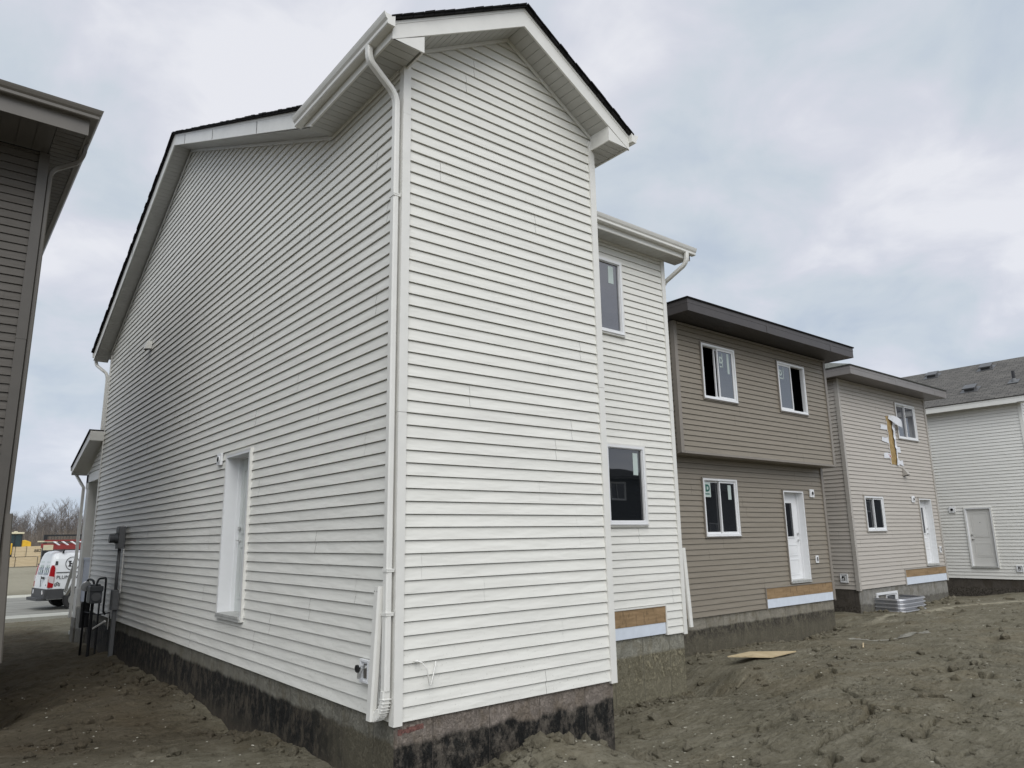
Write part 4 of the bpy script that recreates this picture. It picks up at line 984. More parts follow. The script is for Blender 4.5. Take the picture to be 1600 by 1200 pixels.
mb = MB(); mb.box((-.13, 10.78, 1.40), (-.02, 11.08, 1.84)); mb.box((-.14, 10.80, 1.70), (-.02, 11.06, 1.82)); em_(mb, 'meter_box', CONDU, bevel=.008)
mb = MB(); mb.disc((-.13, 10.93, 1.60), (-1, 0, 0), .10, .045, 20); mb.disc((-.175, 10.93, 1.60), (-1, 0, 0), .085, .10, 20); em_(mb, 'meter_dome', PIPEG, smooth=False)
mb = MB(); mb.tube([(-.075, 10.93, 1.40), (-.075, 10.93, .55)], .03, 10); em_(mb, 'conduit', CONDU, smooth=True)
mb = MB(); mb.tube([(-.035, 10.72, 1.40), (-.035, 10.72, .55)], .01, 6); em_(mb, 'ground_wire', TRIMW)
mb = MB(); mb.box((-.14, 10.80, .22), (-.02, 11.02, .60)); mb.box((-.10, 10.86, -.95), (-.03, 10.96, .219)); em_(mb, 'riser', CONDU, bevel=.006)
mb = MB(); mb.box((-.055, 11.45, .20), (-.02, 11.60, .30)); mb.tube([(-.04, 11.52, .2), (-.05, 11.48, -.2)], .006, 6); em_(mb, 'ground_clamp', TRIMW)

# ------------------------------------------------------------------ generic neighbour
def hip_roof(mb, x0, x1, y0, y1, z, slope, th=.03):
    w_, d_ = x1 - x0, y1 - y0; h = min(w_, d_) / 2; zr = z + h * slope
    if d_ >= w_:
        xm = (x0 + x1) / 2; a = (xm, y0 + h, zr); b = (xm, y1 - h, zr)
    else:
        ym = (y0 + y1) / 2; a = (x0 + h, ym, zr); b = (x1 - h, ym, zr)
    if d_ >= w_:
        roof_slab(mb, [(x0, y0, z), (x1, y0, z), a], th); roof_slab(mb, [(x1, y1, z), (x0, y1, z), b], th)
        roof_slab(mb, [(x0, y1, z), (x0, y0, z), a, b], th); roof_slab(mb, [(x1, y0, z), (x1, y1, z), b, a], th)
    else:
        roof_slab(mb, [(x0, y0, z), (x1, y0, z), b, a], th); roof_slab(mb, [(x1, y1, z), (x0, y1, z), a, b], th)
        roof_slab(mb, [(x0, y1, z), (x0, y0, z), a], th); roof_slab(mb, [(x1, y0, z), (x1, y1, z), b], th)
def eaves_box(x0, x1, y0, y1, wx0, wx1, wy0, wy1, z, fh, fmat, smat, parent):
    mb = MB(); t = .022
    mb.box((x0, y0, z), (x1, y0 + t, z + fh)); mb.box((x0, y1 - t, z), (x1, y1, z + fh)); mb.box((x0, y0 + t, z), (x0 + t, y1 - t, z + fh)); mb.box((x1 - t, y0 + t, z), (x1, y1 - t, z + fh))
    n = int((x1 - x0) / 3.05)
    mb.box((x0 - .004, y0 - .004, z + fh * .62), (x1 + .004, y0, z + fh + .001)); mb.box((x0 - .004, y0, z + fh * .62), (x0, y1, z + fh + .001))
    for i in range(1, n + 1): mb.box((x0 + i * 2.9, y0 - .0055, z + .002), (x0 + i * 2.9 + .09, y0 - .001, z + fh))
    mb.make('fascia', fmat, parent)
    mb = MB(); zz = z + .010
    slats(mb, (x0 + t, y0 + t, zz), (x1 - x0 - 2 * t, 0, 0), (0, wy0 - y0 - t, 0), .014)
    slats(mb, (x0 + t, wy0 + .001, zz), (0, wy1 - wy0, 0), (wx0 - x0 - t, 0, 0), .014)
    slats(mb, (wx1, wy0 + .001, zz), (0, wy1 - wy0, 0), (x1 - wx1 - t, 0, 0), .014)
    slats(mb, (x0 + t, wy1 + .002, zz), (x1 - x0 - 2 * t, 0, 0), (0, y1 - wy1 - t - .002, 0), .014)
    mb.make('soffit', smat, parent)
    mb = MB(); mb.box((x0 + .05, y0 + .05, z + .03), (x1 - .05, y1 - .05, z + fh - .01)); mb.make('roof_deck', ROOMD, parent)

# brown house (second from the camera), upper floor cantilevered
bh = thing('taupe_house', 'taupe clapboard house with dark brown eaves and jutting upper floor beside the white house', 'house', (11.9, 9, -1))
UPY, LOY, BX0, BX1 = 3.67, 4.05, 8.78, 15.10
wu = Wall((0, UPY, 0), (1, 0, 0), (0, -1, 0)); wl = Wall((0, LOY, 0), (1, 0, 0), (0, -1, 0)); wx = Wall((BX0, 0, 0), (0, 1, 0), (-1, 0, 0)); wx2 = Wall((BX1, 0, 0), (0, 1, 0), (1, 0, 0))
zl = -.2
WU1 = (9.68, 10.92, 4.40, 5.63); WU2 = (12.73, 13.98, 4.41, 5.64); WL = (9.92, 11.18, 1.445, 2.685); DL = (13.10, 14.02, .33, 2.495)
mb = MB(); siding(mb, wu, lambda z: (BX0, BX1), 3.17, 5.98, holes=[WU1, WU2], zb=3.19, seed=21); mb.make('upper_siding', SIDB, bh)
mb = MB(); siding(mb, wl, lambda z: (BX0, BX1), zl, 3.165, holes=[WL, DL, (12.0, 15.11, zl - .1, .25)], zb=zl, seed=22); mb.make('lower_siding', SIDB, bh)
mb = MB(); siding(mb, wx, lambda z: (UPY if z > 3.17 else LOY, 14.4), zl, 5.98, zb=zl, cuts=(3.17,), seed=23); siding(mb, wx2, lambda z: (UPY if z > 3.17 else LOY, 14.4), zl, 5.98, zb=zl, cuts=(3.17,), seed=24)
siding(mb, Wall((0, 14.4, 0), (1, 0, 0), (0, 1, 0)), lambda z: (BX0, BX1), zl, 5.98, zb=zl, seed=25, T=.012); mb.make('side_siding', SIDB, bh)
for args in ((BX0 - .022, BX0 + .08, UPY - .022, UPY + .08, 3.14, 5.98), (BX1 - .08, BX1 + .022, UPY - .022, UPY + .08, 3.14, 5.98), (BX0 - .022, BX0 + .08, LOY - .022, LOY + .08, zl - .02, 3.14), (BX1 - .08, BX1 + .022, LOY - .022, LOY + .08, -.19, 3.14)):
    post('corner_post', TRIMB, bh, *args)
mb = MB(); mb.box((BX0, UPY - .018, 3.14), (BX1, LOY, 3.168)); mb.box((BX0 + .09, UPY - .024, 3.14), (BX1 - .09, UPY - .0185, 3.185)); mb.box((BX0 + .09, UPY - .026, 5.93), (BX1 - .09, UPY - .001, 5.975)); mb.make('cantilever_soffit', TRIMB, bh)
mb = MB(); mb.box((BX0 + .03, LOY + .036, -1.7), (BX1 - .02, 14.35, zl + .25)); mb.make('foundation', CONC_BR, bh)
window(bh, wu, *WU1, TRIMB, 'slider', 'l', GLASSB, stickers=(('Dw', 10.36, 10.45, 5.15, 5.50), ('w', 10.66, 10.74, 5.05, 5.52)))
window(bh, wu, *WU2, TRIMB, 'slider', 'r', GLASSB, stickers=(('Dw', 12.84, 13.0, 5.20, 5.52),))
window(bh, wl, *WL, TRIMB, 'slider', None, GLASS, stickers=(('D', 9.985, 10.22, 2.28, 2.60), ('w', 10.86, 10.98, 2.24, 2.56)))
door(bh, wl, *DL, TRIMB, .17, 'r', (13.24, 13.76, 1.36, 2.24), None, panels=((.16, .84, .27, .40), (.16, .84, .05, .23)))
round_vent(bh, wl, 14.46, 2.46, .10); outlet(bh, wl, 14.40, .82)
ledger(bh, wl, 12.0, 15.11, .25, .0, -.2, .0, TRIMB)
EX0, EX1, EY0 = 8.45, 15.46, 3.02
eaves_box(EX0, EX1, EY0, 15.0, BX0, BX1, UPY, 14.4, 5.985, .265, FASB, SOFB, bh)
mb = MB(); hip_roof(mb, EX0 - .03, EX1 + .03, EY0 - .03, 15.03, 6.275, .30); mb.make('roof', SHBK, bh)

# pale grey house
gh = thing('pale_grey_house', 'pale grey clapboard house with a strip of its siding torn open', 'house', (20.2, 9, -1))
GX0, GX1, GY0 = 17.18, 23.23, 4.4
wg = Wall((0, GY0, 0), (1, 0, 0), (0, -1, 0)); wgx = Wall((GX0, 0, 0), (0, 1, 0), (-1, 0, 0)); wgx2 = Wall((GX1, 0, 0), (0, 1, 0), (1, 0, 0))
zg = -.10
G1 = (20.88, 22.32, 4.40, 5.55); G2 = (18.04, 19.21, 1.50, 2.485); GD = (21.75, 22.66, .405, 2.485)
mb = MB(); siding(mb, wg, lambda z: (GX0, GX1), zg, 5.90, holes=[G1, G2, GD, (20.12, 23.24, zg - .1, .33), (20.15, 20.60, 3.52, 5.06)], zb=zg, seed=31); mb.make('rear_siding', SIDG, gh)
mb = MB(); siding(mb, wgx, lambda z: (GY0, 14.4), zg, 5.90, zb=zg, seed=32); mb.make('side_siding', SIDG, gh)
mb = MB(); siding(mb, wgx2, lambda z: (GY0, 14.4), zg, 5.90, zb=zg, seed=33); siding(mb, Wall((0, 14.4, 0), (1, 0, 0), (0, 1, 0)), lambda z: (GX0, GX1), zg, 5.9, zb=zg, seed=35); mb.make('front_siding', SIDG, gh)
post('corner_post', TRIMG, gh, GX0 - .022, GX0 + .085, GY0 - .022, GY0 + .085, zg - .03, 5.9, (3.2,)); post('corner_post', TRIMG, gh, GX1 - .08, GX1 + .022, GY0 - .022, GY0 + .08, zg - .03, 5.9)
mb = MB(); mb.box((GX0 + .036, GY0 + .036, -1.7), (GX1 - .02, 14.3, .3)); mb.make('foundation', CONC_GR, gh)
mb = MB(); mb.box((GX0 + .02, GY0 + .06, -1.7), (GX0 + .0355, 14.3, zg - .001)); mb.make('foundation', CONC_DK, gh)
window(gh, wg, *G1, TRIMG, 'slider', None, GLASSB); window(gh, wg, *G2, TRIMG, 'slider', None, GLASS)
door(gh, wg, *GD, TRIMG, .17, 'r', (21.95, 22.42, 1.36, 2.24), None, panels=((.16, .84, .27, .40), (.16, .84, .05, .23)))
round_vent(gh, wg, 21.33, 2.46, .10); outlet(gh, wg, 22.93, .86, .07, .1)
ledger(gh, wg, 20.12, 23.22, .33, .10, -.12, .1, TRIMG)
tap_plate(gh, wgx, 4.80, .20, .11, .12)
mb = MB(); mb.box((GX0 + .09, GY0 - .026, 5.85), (GX1 - .085, GY0 - .001, 5.895)); mb.make('frieze_trim', TRIMG, gh)
eaves_box(16.86, 23.62, 3.80, 15.0, GX0, GX1, GY0, 14.4, 5.90, .25, FASG, SOFG, gh)
mb = MB(); hip_roof(mb, 16.83, 23.65, 3.77, 15.03, 6.17, .36); mb.make('roof', SHGG, gh)
# torn strip: sheathing, wrap, tape
mb = MB(); wg.box(mb, 20.152, 20.598, 3.522, 5.058, -.040, -.003); o = mb.make('bare_sheathing', OSB, gh)
r3 = random.Random(8); mb = MB(); prev = None
for i in range(17):   # ragged wrap hanging along the right edge
    z = 3.50 + i * .10; a = 20.53 + r3.uniform(-.05, .03) - (.04 if i > 8 else 0); b = 20.62 + r3.uniform(-.02, .03) + (.06 if i > 12 else 0)
    if prev:
        mb.poly([wg.P(prev[0], prev[2], .024 + prev[3]), wg.P(prev[1], prev[2], .028), wg.P(b, z, .028), wg.P(a, z, .024 + (i % 3) * .012)])
    prev = (a, b, z, (i % 3) * .012)
for i in range(8):    # curled flap at the top
    t0, t1 = i / 8, (i + 1) / 8; f = lambda t: (20.30 + .72 * t, 5.08 - .30 * t * t, .03 + .16 * math.sin(t * 2.6))
    a, b = f(t0), f(t1); hgt = lambda t: .10 + .16 * math.sin(math.pi * min(1, t * 1.1))
    mb.poly([wg.P(a[0], a[1], a[2]), wg.P(b[0], b[1], b[2]), wg.P(b[0] - .02, b[1] - hgt(t1), b[2] - .02), wg.P(a[0] - .02, a[1] - hgt(t0), a[2] - .02)])
for i in range(12):
    z = 3.52 + i * .115; a = 20.20 + r3.uniform(-.02, .02)
    mb.poly([wg.P(a - .07, z, .004), wg.P(a - .035, z, .004), wg.P(a - .04, z + .112, .004), wg.P(a - .07, z + .112, .004)])
mb.make('torn_wrap', WRAP, gh)
for (a, b, c, d) in ((19.66, 20.13, 4.60, 4.74), (19.66, 20.12, 4.18, 4.36), (19.68, 20.14, 3.70, 3.86), (20.64, 20.90, 3.94, 4.10), (20.60, 20.98, 3.52, 3.68)):
    q = [wg.P(a, c + r3.uniform(-.02, .06), .006), wg.P(b, c + r3.uniform(-.04, .02), .006), wg.P(b - r3.uniform(0, .06), d, .006), wg.P((a + b) / 2, d + r3.uniform(-.03, .03), .006), wg.P(a + r3.uniform(0, .08), d + r3.uniform(-.03, .02), .006)]
    mb = MB(); mb.prism(q, (0, -.004, 0)); o = mb.make('tape_patch', WRAP, gh)
mb = MB(); mb.box((20.06, GY0 - .013, 3.74), (20.13, GY0 - .0115, 3.80)); mb.box((20.0, GY0 - .013, 3.80), (20.05, GY0 - .0115, 3.83)); mb.make('red_print', REDI, o)
mb = MB(); mb.prism([wg.P(20.86, 3.18, .0), wg.P(20.86, 3.44, 0), wg.P(20.86, 3.40, .05), wg.P(20.86, 3.22, .16)], (.18, 0, 0)); o = mb.make('vent_hood', TRIMG, gh)
mb = MB(); mb.poly([wg.P(20.88, 3.179, .01), wg.P(21.02, 3.179, .01), wg.P(21.02, 3.214, .15), wg.P(20.88, 3.214, .15)]); mb.make('opening', ROOMD, o)
# basement window
window(gh, Wall((0, GY0 + .018, 0), (1, 0, 0), (0, -1, 0)), 18.16, 19.42, -.95, -.27, VINYL, 'slider', None, GLASS)
# galvanised window well
ww = thing('window_well', 'ribbed galvanised steel window well against the pale grey house', 'window well', (18.75, 4.0, -.9))
mb = MB(); X0, X1, Y0, Y1, R = 18.00, 19.55, 3.64, 4.415, .22
pl = [(X0, Y1), (X0, Y0 + R)] + [(X0 + R - R * math.cos(t), Y0 + R - R * math.sin(t)) for t in [math.pi / 2 * i / 6 for i in range(1, 6)]] + [(X0 + R, Y0), (X1 - R, Y0)] + [(X1 - R + R * math.sin(t), Y0 + R - R * math.cos(t)) for t in [math.pi / 2 * i / 6 for i in range(1, 6)]] + [(X1, Y0 + R), (X1, Y1)]
nr = 60; prevr = None
for i in range(nr + 1):
    z = -.375 - i * .0085; off = .032 * math.sin(i * .0085 / .102 * 2 * math.pi)
    ring = []
    for j, (x, y) in enumerate(pl):
        a = pl[max(0, j - 1)]; b = pl[min(len(pl) - 1, j + 1)]; d = Vector((b[0] - a[0], b[1] - a[1], 0)).normalized(); nrm = Vector((d.y, -d.x, 0))
        if nrm.dot(Vector((x - 18.77, y - 4.2, 0))) < 0: nrm = -nrm
        ring.append(Vector((x, y, z)) + nrm * off)
    if prevr:
        for j in range(len(pl) - 1): mb.poly([ring[j], ring[j + 1], prevr[j + 1], prevr[j]])
    prevr = ring
wo = mb.make('corrugated_wall', GALV, ww)
mb = MB(); mb.tube([(x, y, -.372) for x, y in pl], .012, 8); mb.make('rim', GALV, ww, smooth=True)

# far white house (its left side faces the camera)
fh = thing('far_white_house', 'white clapboard house with a grey shingle roof at the right edge of the picture', 'house', (31, 8, -1))
FX, FY0, FY1, FXE = 26.6, 2.52, 15.0, 34.6
wF = Wall((FX, 0, 0), (0, 1, 0), (-1, 0, 0)); wFr = Wall((0, FY0, 0), (1, 0, 0), (0, -1, 0))
zf = -.25; FD = (3.94, 4.79, .155, 2.245)
mb = MB(); siding(mb, wF, lambda z: (FY0, FY1), zf, 5.84, holes=[FD], zb=zf, seed=41); siding(mb, wF, lambda z: (FY0, 3.86), zf + .06, zf + .06 + .0001, zb=zf); mb.make('side_siding', SIDF, fh)
mb = MB(); siding(mb, wFr, lambda z: (FX, FXE) if z < 5.84 else (FX + (z - 5.84) / .5, FXE - (z - 5.84) / .5), zf, 7.7, zb=zf, cuts=(5.84,), seed=42, holes=[(28.4, 29.8, 4.2, 5.4), (31.4, 32.8, 4.2, 5.4), (29, 31, .2, 2.2)]); mb.make('rear_siding', SIDF, fh)
window(fh, wFr, 28.4, 29.8, 4.2, 5.4, TRIMW, 'slider'); window(fh, wFr, 31.4, 32.8, 4.2, 5.4, TRIMW, 'slider'); window(fh, wFr, 29, 31, .2, 2.2, TRIMW, 'slider')
post('corner_post', TRIMW, fh, FX - .022, FX + .085, FY0 - .022, FY0 + .085, zf - .03, 5.84); post('corner_post', TRIMW, fh, FXE - .08, FXE + .02, FY0 - .022, FY0 + .08, zf - .03, 5.84)
mb = MB(); mb.box((FX + .036, FY0 + .036, -1.6), (FXE - .02, FY1, zf + .0)); mb.make('foundation', CONC_DK, fh)
FSL = (.62, .61, .58)
door(fh, wF, *FD, TRIMW, .05, 'r', None, plain('grey_door_paint', FSL, .5, var=.02), panels=((.16, .84, .50, .93), (.16, .84, .16, .40)))
mb = MB(); mb.disc(wF.P(4.36, 1.72, -.05), wF.N, .016, .006, 10); mb.make('peephole', BLACKP, fh)
round_vent(fh, wF, 5.2, 2.21, .11); tap_plate(fh, wF, 3.32, .12, .10, .11)
FE = 26.22
mb = MB(); mb.box((FE, 2.12, 5.83), (FE + .022, 15.3, 6.05)); mb.box((FE - .006, 2.12, 5.99), (FE, 15.3, 6.052))
for s_ in (1, -1):
    X = (lambda q: q) if s_ > 0 else (lambda q: FE + (35.0 - q))
    mb.prism([(X(FE), 2.12, 5.85), (X(30.61), 2.12, 8.045), (X(30.61), 2.12, 8.255), (X(FE), 2.12, 6.06)], (0, .022, 0))
    mb.box((X(FE), 2.142, 5.83), (X(FE + .4), 2.5, 5.846))
mb.box((34.98, 2.12, 5.83), (35.0, 15.3, 6.05)); mb.make('fascia', TRIMW, fh)
mb = MB(); slats(mb, (FE + .022, 2.15, 5.84), (0, 13.1, 0), (.36, 0, 0), .015); mb.make('soffit', SOFW, fh)
mb = MB(); roof_slab(mb, [(FE - .03, 15.35, 6.075), (FE - .03, 2.08, 6.075), (30.61, 2.08, 8.28), (30.61, 15.35, 8.28)], .03); roof_slab(mb, [(35.03, 2.08, 6.075), (35.03, 15.35, 6.075), (30.61, 15.35, 8.28), (30.61, 2.08, 8.28)], .03)
frf = mb.make('roof', SHGR, fh)
for (x, y) in ((30.0, 6.45), (29.85, 4.35), (27.5, 4.28)):
    z = 6.075 + .5 * (x - FE + .03); mb = MB(); s_ = Vector((.894, 0, .447)); n_ = Vector((-.447, 0, .894))
    c = Vector((x, y, z))
    mb.obox(c - s_ * .17 - Vector((0, .17, 0)), s_ * .34, (0, .34, 0), n_ * .10); mb.obox(c - s_ * .24 - Vector((0, .22, 0)) + n_ * .10, s_ * .46, (0, .44, 0), n_ * .05); mb.obox(c - s_ * .32 - Vector((0, .30, 0)), s_ * .6, (0, .6, 0), n_ * .012)
    v = mb.make('roof_vent', plain('dark_roof_vent', (.09, .09, .092), .4) if 'dark_roof_vent' not in bpy.data.materials else bpy.data.materials['dark_roof_vent'], frf, bevel=.01)
mb = MB(); z = 6.075 + .5 * (27.64 - FE + .03); mb.tube([(27.64, 2.86, z - .05), (27.64, 2.86, z + .42)], .055, 12); mb.make('vent_pipe', BLACKP, frf)
mb = MB(); mb.tube([(27.64, 2.86, z - .05), (27.64, 2.86, z + .13)], [.13, .065], 12); mb.obox((27.45, 2.70, z - .08), (.36, 0, .18), (0, .34, 0), (-.01, 0, .02)); mb.make('pipe_flashing', CONDU, frf)

# house at the left edge
lh = thing('shaded_taupe_house', 'dark taupe clapboard house at the left edge, only its corner and eave in the picture', 'house', (-6, 11, -1))
LX, LY, LZ = -2.46, 5.72, 6.93
wl1 = Wall((-11, LY, 0), (1, 0, 0), (0, -1, 0)); wl2 = Wall((LX, 0, 0), (0, 1, 0), (1, 0, 0)); 
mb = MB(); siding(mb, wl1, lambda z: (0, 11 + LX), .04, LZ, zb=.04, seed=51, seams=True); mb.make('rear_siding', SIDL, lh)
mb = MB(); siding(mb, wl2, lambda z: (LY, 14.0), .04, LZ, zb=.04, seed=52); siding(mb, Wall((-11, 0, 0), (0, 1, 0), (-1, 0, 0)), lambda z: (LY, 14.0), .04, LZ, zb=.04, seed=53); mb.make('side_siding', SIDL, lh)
post('corner_post', TRIMT, lh, LX - .095, LX + .022, LY - .022, LY + .085, .0, LZ, (4.2,))
mb = MB(); mb.box((-10.95, LY + .03, -1.7), (LX - .03, 13.95, .04)); mb.make('foundation', CONC_DK, lh)
mb = MB(); mb.box((-11.4, 4.83, 6.93), (-2.10, 4.852, 7.17)); mb.box((-2.12, 4.852, 6.93), (-2.10, 14.8, 7.17)); mb.box((-11.4, 4.852, 6.93), (-11.38, 14.8, 7.17)); mb.make('fascia', GUTT, lh)
mb = MB(); slats(mb, (-11.37, 4.853, 6.94), (11.37 + LX, 0, 0), (0, LY - 4.86, 0), .014, .2, .012); slats(mb, (LX + .005, 4.853, 6.94), (0, 9.2, 0), (-2.12 - LX - .006, 0, 0), .014, .13, .012); mb.make('soffit', TRIMT, lh)
mb = MB(); gutter(mb, (-11.4, 4.828, 7.28), (1, 0, 0), (0, -1, 0), 9.302, 0, 1, 1.15); mb.make('gutter', GUTT, lh)
mb = MB(); gutter(mb, (-2.098, 4.828, 7.28), (0, 1, 0), (1, 0, 0), 10.0, 1, 0, 1.15); mb.make('gutter', GUTT, lh)
mb = MB(); hip_roof(mb, -11.45, -2.06, 4.79, 14.8, 7.27, .33); mb.make('roof', SHBK, lh)
mb = MB(); mb.rtube([(-2.04, 5.55, 7.17)] + arc((-2.04, 5.55, 7.08), (-2.04, 5.55, 6.93), (-2.12, 5.62, 6.86), 5)[1:] + arc((-2.30, 5.75, 6.78), (-2.40, 5.79, 6.74), (-2.40, 5.79, 6.6), 5) + [(-2.40, 5.79, 2.0), (-2.40, 5.79, .35)], (0, 1, 0), .078, .06)
mb.rtube([(-2.385, 5.76, 1.9), (-2.31, 5.72, .08)], (1, 0, 0), .10, .06)
mb.make('downspout', GUTT, lh)

# house standing behind the photographer; it shows in the window panes
def dark_house(xa, xb, ev, label, hs):
    ph = thing('dark_house', label, 'house', ((xa + xb) / 2, -24, -1))
    wp = Wall((0, -22, 0), (1, 0, 0), (0, 1, 0))
    mb = MB(); siding(mb, wp, lambda z: (xa, xb), -.6, ev, zb=-.6, e=.2, seed=61, seams=False, holes=hs); siding(mb, Wall((xa, -22, 0), (0, -1, 0), (-1, 0, 0)), lambda z: (0, 9), -.6, ev, zb=-.6, e=.2, seed=61, seams=False); mb.make('siding', SIDD, ph)
    for h_ in hs: window(ph, wp, *h_, VINYL, 'slider')
    mb = MB(); mb.box((xa + .1, -31, -1.5), (xb - .1, -22.05, -.6)); mb.make('foundation', CONC_DK, ph)
    mb = MB(); hip_roof(mb, xa - .5, xb + .5, -31.5, -21.5, ev + .13, .22); mb.make('roof', SHBK, ph)
    mb = MB(); mb.box((xa - .5, -31.4, ev), (xb + .5, -21.5, ev + .12)); mb.make('fascia', FASB, ph)
dark_house(22.5, 40, 4.95, 'dark house behind the camera, seen mirrored in the lower window of the white house', [(30.1, 31.4, 3.7, 4.75), (34, 35.4, 3.7, 4.75), (30.4, 31.3, .0, 2.3), (32.0, 33.4, .9, 2.3), (24, 25.4, 3.7, 4.75)])
dark_house(42.5, 57, 4.9, 'dark house behind the camera, seen mirrored in the lower window of the taupe house', [(44, 45.4, 3.5, 4.6), (50, 51.4, 3.5, 4.6), (46, 48, .9, 2.3)])
dark_house(61, 92, 5.2, 'dark wide house behind the camera, mirrored in the lower window of the pale grey house', [(66, 67.4, 3.5, 4.6), (74, 75.4, 3.5, 4.6), (79, 81, .9, 2.3)])

# plywood sheet
z1 = gz(8.1, 2.4); z2 = gz(9.2, 1.9)
mb = MB(); PZ = max(z1, z2, gz(8.7, 2.0)) + .035
c = [Vector((7.94, 2.33, PZ + .0)), Vector((8.47, 1.80, PZ - .012)), Vector((9.14, 1.73, PZ + .02)), Vector((8.58, 2.30, PZ + .012))]
mb.prism(c, (0, 0, -.018)); o = mb.make('plywood_sheet', PLY); tag(o, 'thin plywood sheet lying on the soil near the taupe house', 'plywood')
# torn strip of pale fabric half buried in the clay
mb = MB(); rr_ = random.Random(12); pts_ = [(10.75, 1.60), (11.1, 1.45), (11.5, 1.30), (11.72, 1.02), (12.2, 1.12), (12.6, 1.20), (13.1, 1.22), (13.5, 1.28)]; wd_ = [.03, .07, .10, .16, .13, .10, .17, .05]; pr_ = None
for i in range(len(pts_) - 1):
    for k_ in range(5):
        t_ = k_ / 5; x = pts_[i][0] * (1 - t_) + pts_[i + 1][0] * t_; y = pts_[i][1] * (1 - t_) + pts_[i + 1][1] * t_; w_ = (wd_[i] * (1 - t_) + wd_[i + 1] * t_) * rr_.uniform(.6, 1.3)
        row = [Vector((x, y + w_ * q, gz(x, y + w_ * q) + .012 + .03 * (1 - abs(q)) * rr_.random())) for q in (-1, -.5, 0, .5, 1)]
        if pr_:
            for q in range(4): mb.poly([pr_[q], row[q], row[q + 1], pr_[q + 1]])
        pr_ = row
tag(mb.make('fabric_strip', plain('dusty_fabric', (.21, .20, .165), .9, var=.25, vs=15)), 'torn strip of pale dusty fabric half buried in the open soil', 'fabric strip')
# survey lath
mb = MB(); mb.obox((9.95, .9, gz(9.95, .9) + .01), (.34, .16, .02), (-.01, .02, 0), (0, 0, .015)); tag(mb.make('wood_lath', LUMB), 'short broken lath lying on the open soil', 'lath')

# ------------------------------------------------------------------ van on the street
van = thing('white_van', 'white plumbing van with dark lower cladding parked on the street beyond the passage', 'van', (.78, 27.75, -.953), math.radians(7))
van.scale = (1, 1, 1.05)
HW = 1.0
def ring(s, h, wsc=1.0, inset=0.0, zb=.38, full=True):
    pr = [(.05, zb), (.0, .62), (.0, .95), (.012, 1.22), (.07, 1.60), (.12, 1.82), (.19, 1.96), (.34, 2.06), (.60, 2.10), (1.0, 2.115)]
    pts = []
    k = (h - zb) / (2.115 - zb)
    for i, z in pr:
        zz = zb + (z - zb) * k; pts.append(((i + inset * (1 - i)) * wsc, zz))
    right = [(2.0 - y, z) for y, z in pts[:-1]][::-1]
    return pts + right
def lean(z): return .0 if z < 1.0 else .17 * ((z - 1.0) / 1.1) ** 1.25
sts = [(0.0, 2.02, .16), (.035, 2.07, .075), (.10, 2.10, .02), (.22, 2.115, 0), (1.5, 2.115, 0), (3.2, 2.115, 0), (3.75, 2.08, 0), (4.15, 1.90, .02), (4.62, 1.42, .04), (4.75, 1.28, .05), (5.2, 1.16, .08), (5.42, 1.02, .14), (5.5, .85, .22)]
mb = MB(); rings = []
for s, h, ins in sts:
    rg = ring(s, h, 1, ins); rings.append([Vector((s + (lean(z) * max(0, 1 - s / 1.2)), y, z)) for y, z in rg])
for a, b in zip(rings, rings[1:]):
    for i in range(len(a) - 1): mb.poly([a[i], b[i], b[i + 1], a[i + 1]])
    mb.poly([a[-1], b[-1], b[0], a[0]])
mb.poly(rings[0][::-1]); mb.poly(rings[-1])
vb = local(mb, 'body', VANW, van); 
for p in vb.data.polygons: p.use_smooth = False
mb = MB()   # cladding, bumper, step
for (s0, s1) in ((.06, 5.3),):
    mb.prism([(s0, -.012, .40), (s0, -.018, .74), (s0, .3, .74), (s0, .3, .40)], (s1 - s0, 0, 0)); mb.prism([(s0, 1.7, .40), (s0, 1.7, .74), (s0, 2.018, .74), (s0, 2.012, .40)], (s1 - s0, 0, 0))
mb.prism([(-.05, .08, .42), (-.03, .03, .74), (.2, .0, .74), (.2, -.01, .42)], (0, 0, .001))
mb.prism([(-.06, .10, .40), (-.06, 1.9, .40), (.12, 2.01, .40), (.5, 2.01, .40), (.5, -.015, .40), (.12, -.015, .40)], (0, 0, .35))
mb.prism([(-.26, .30, .34), (-.26, 1.70, .34), (-.14, 1.86, .34), (.1, 1.9, .34), (.1, .10, .34), (-.14, .14, .34)], (0, 0, .10))
vc = local(mb, 'cladding', CLAD, van, bevel=.02)
mb = MB(); mb.box((-.075, .34, .56), (-.062, .42, .70)); mb.box((-.075, 1.6, .56), (-.062, 1.68, .70)); local(mb, 'plate', VINYL, van)
for y0, y1 in ((-.024, .10), (1.90, 2.024)):
    mb = MB(); q = [(-.006, .80), (.17, .80), (.20, 1.05), (.20, 1.50), (.16, 1.60), (.09, 1.60), (.05, 1.50), (0, 1.05)]
    mb.prism([(a + .012, y0 + max(0, b - 1.22) * .10 * (1 if y0 < 0 else -1), b) for a, b in q], (0, y1 - y0, 0)); tl = local(mb, 'taillight', LRED, van, bevel=.015)
    mb = MB(); mb.prism([(.02, y0 - .004, 1.00), (.19, y0 - .004, .94), (.19, y0 - .004, 1.18), (.02, y0 - .004, 1.22)], (0, .06, 0)); mb.box((-.002, y0 + .02 if y0 < 0 else y0, 1.0), (.02, y1 - .01 if y0 < 0 else y1 - .03, 1.2)); local(mb, 'reverse_lamp', LWHT, tl)
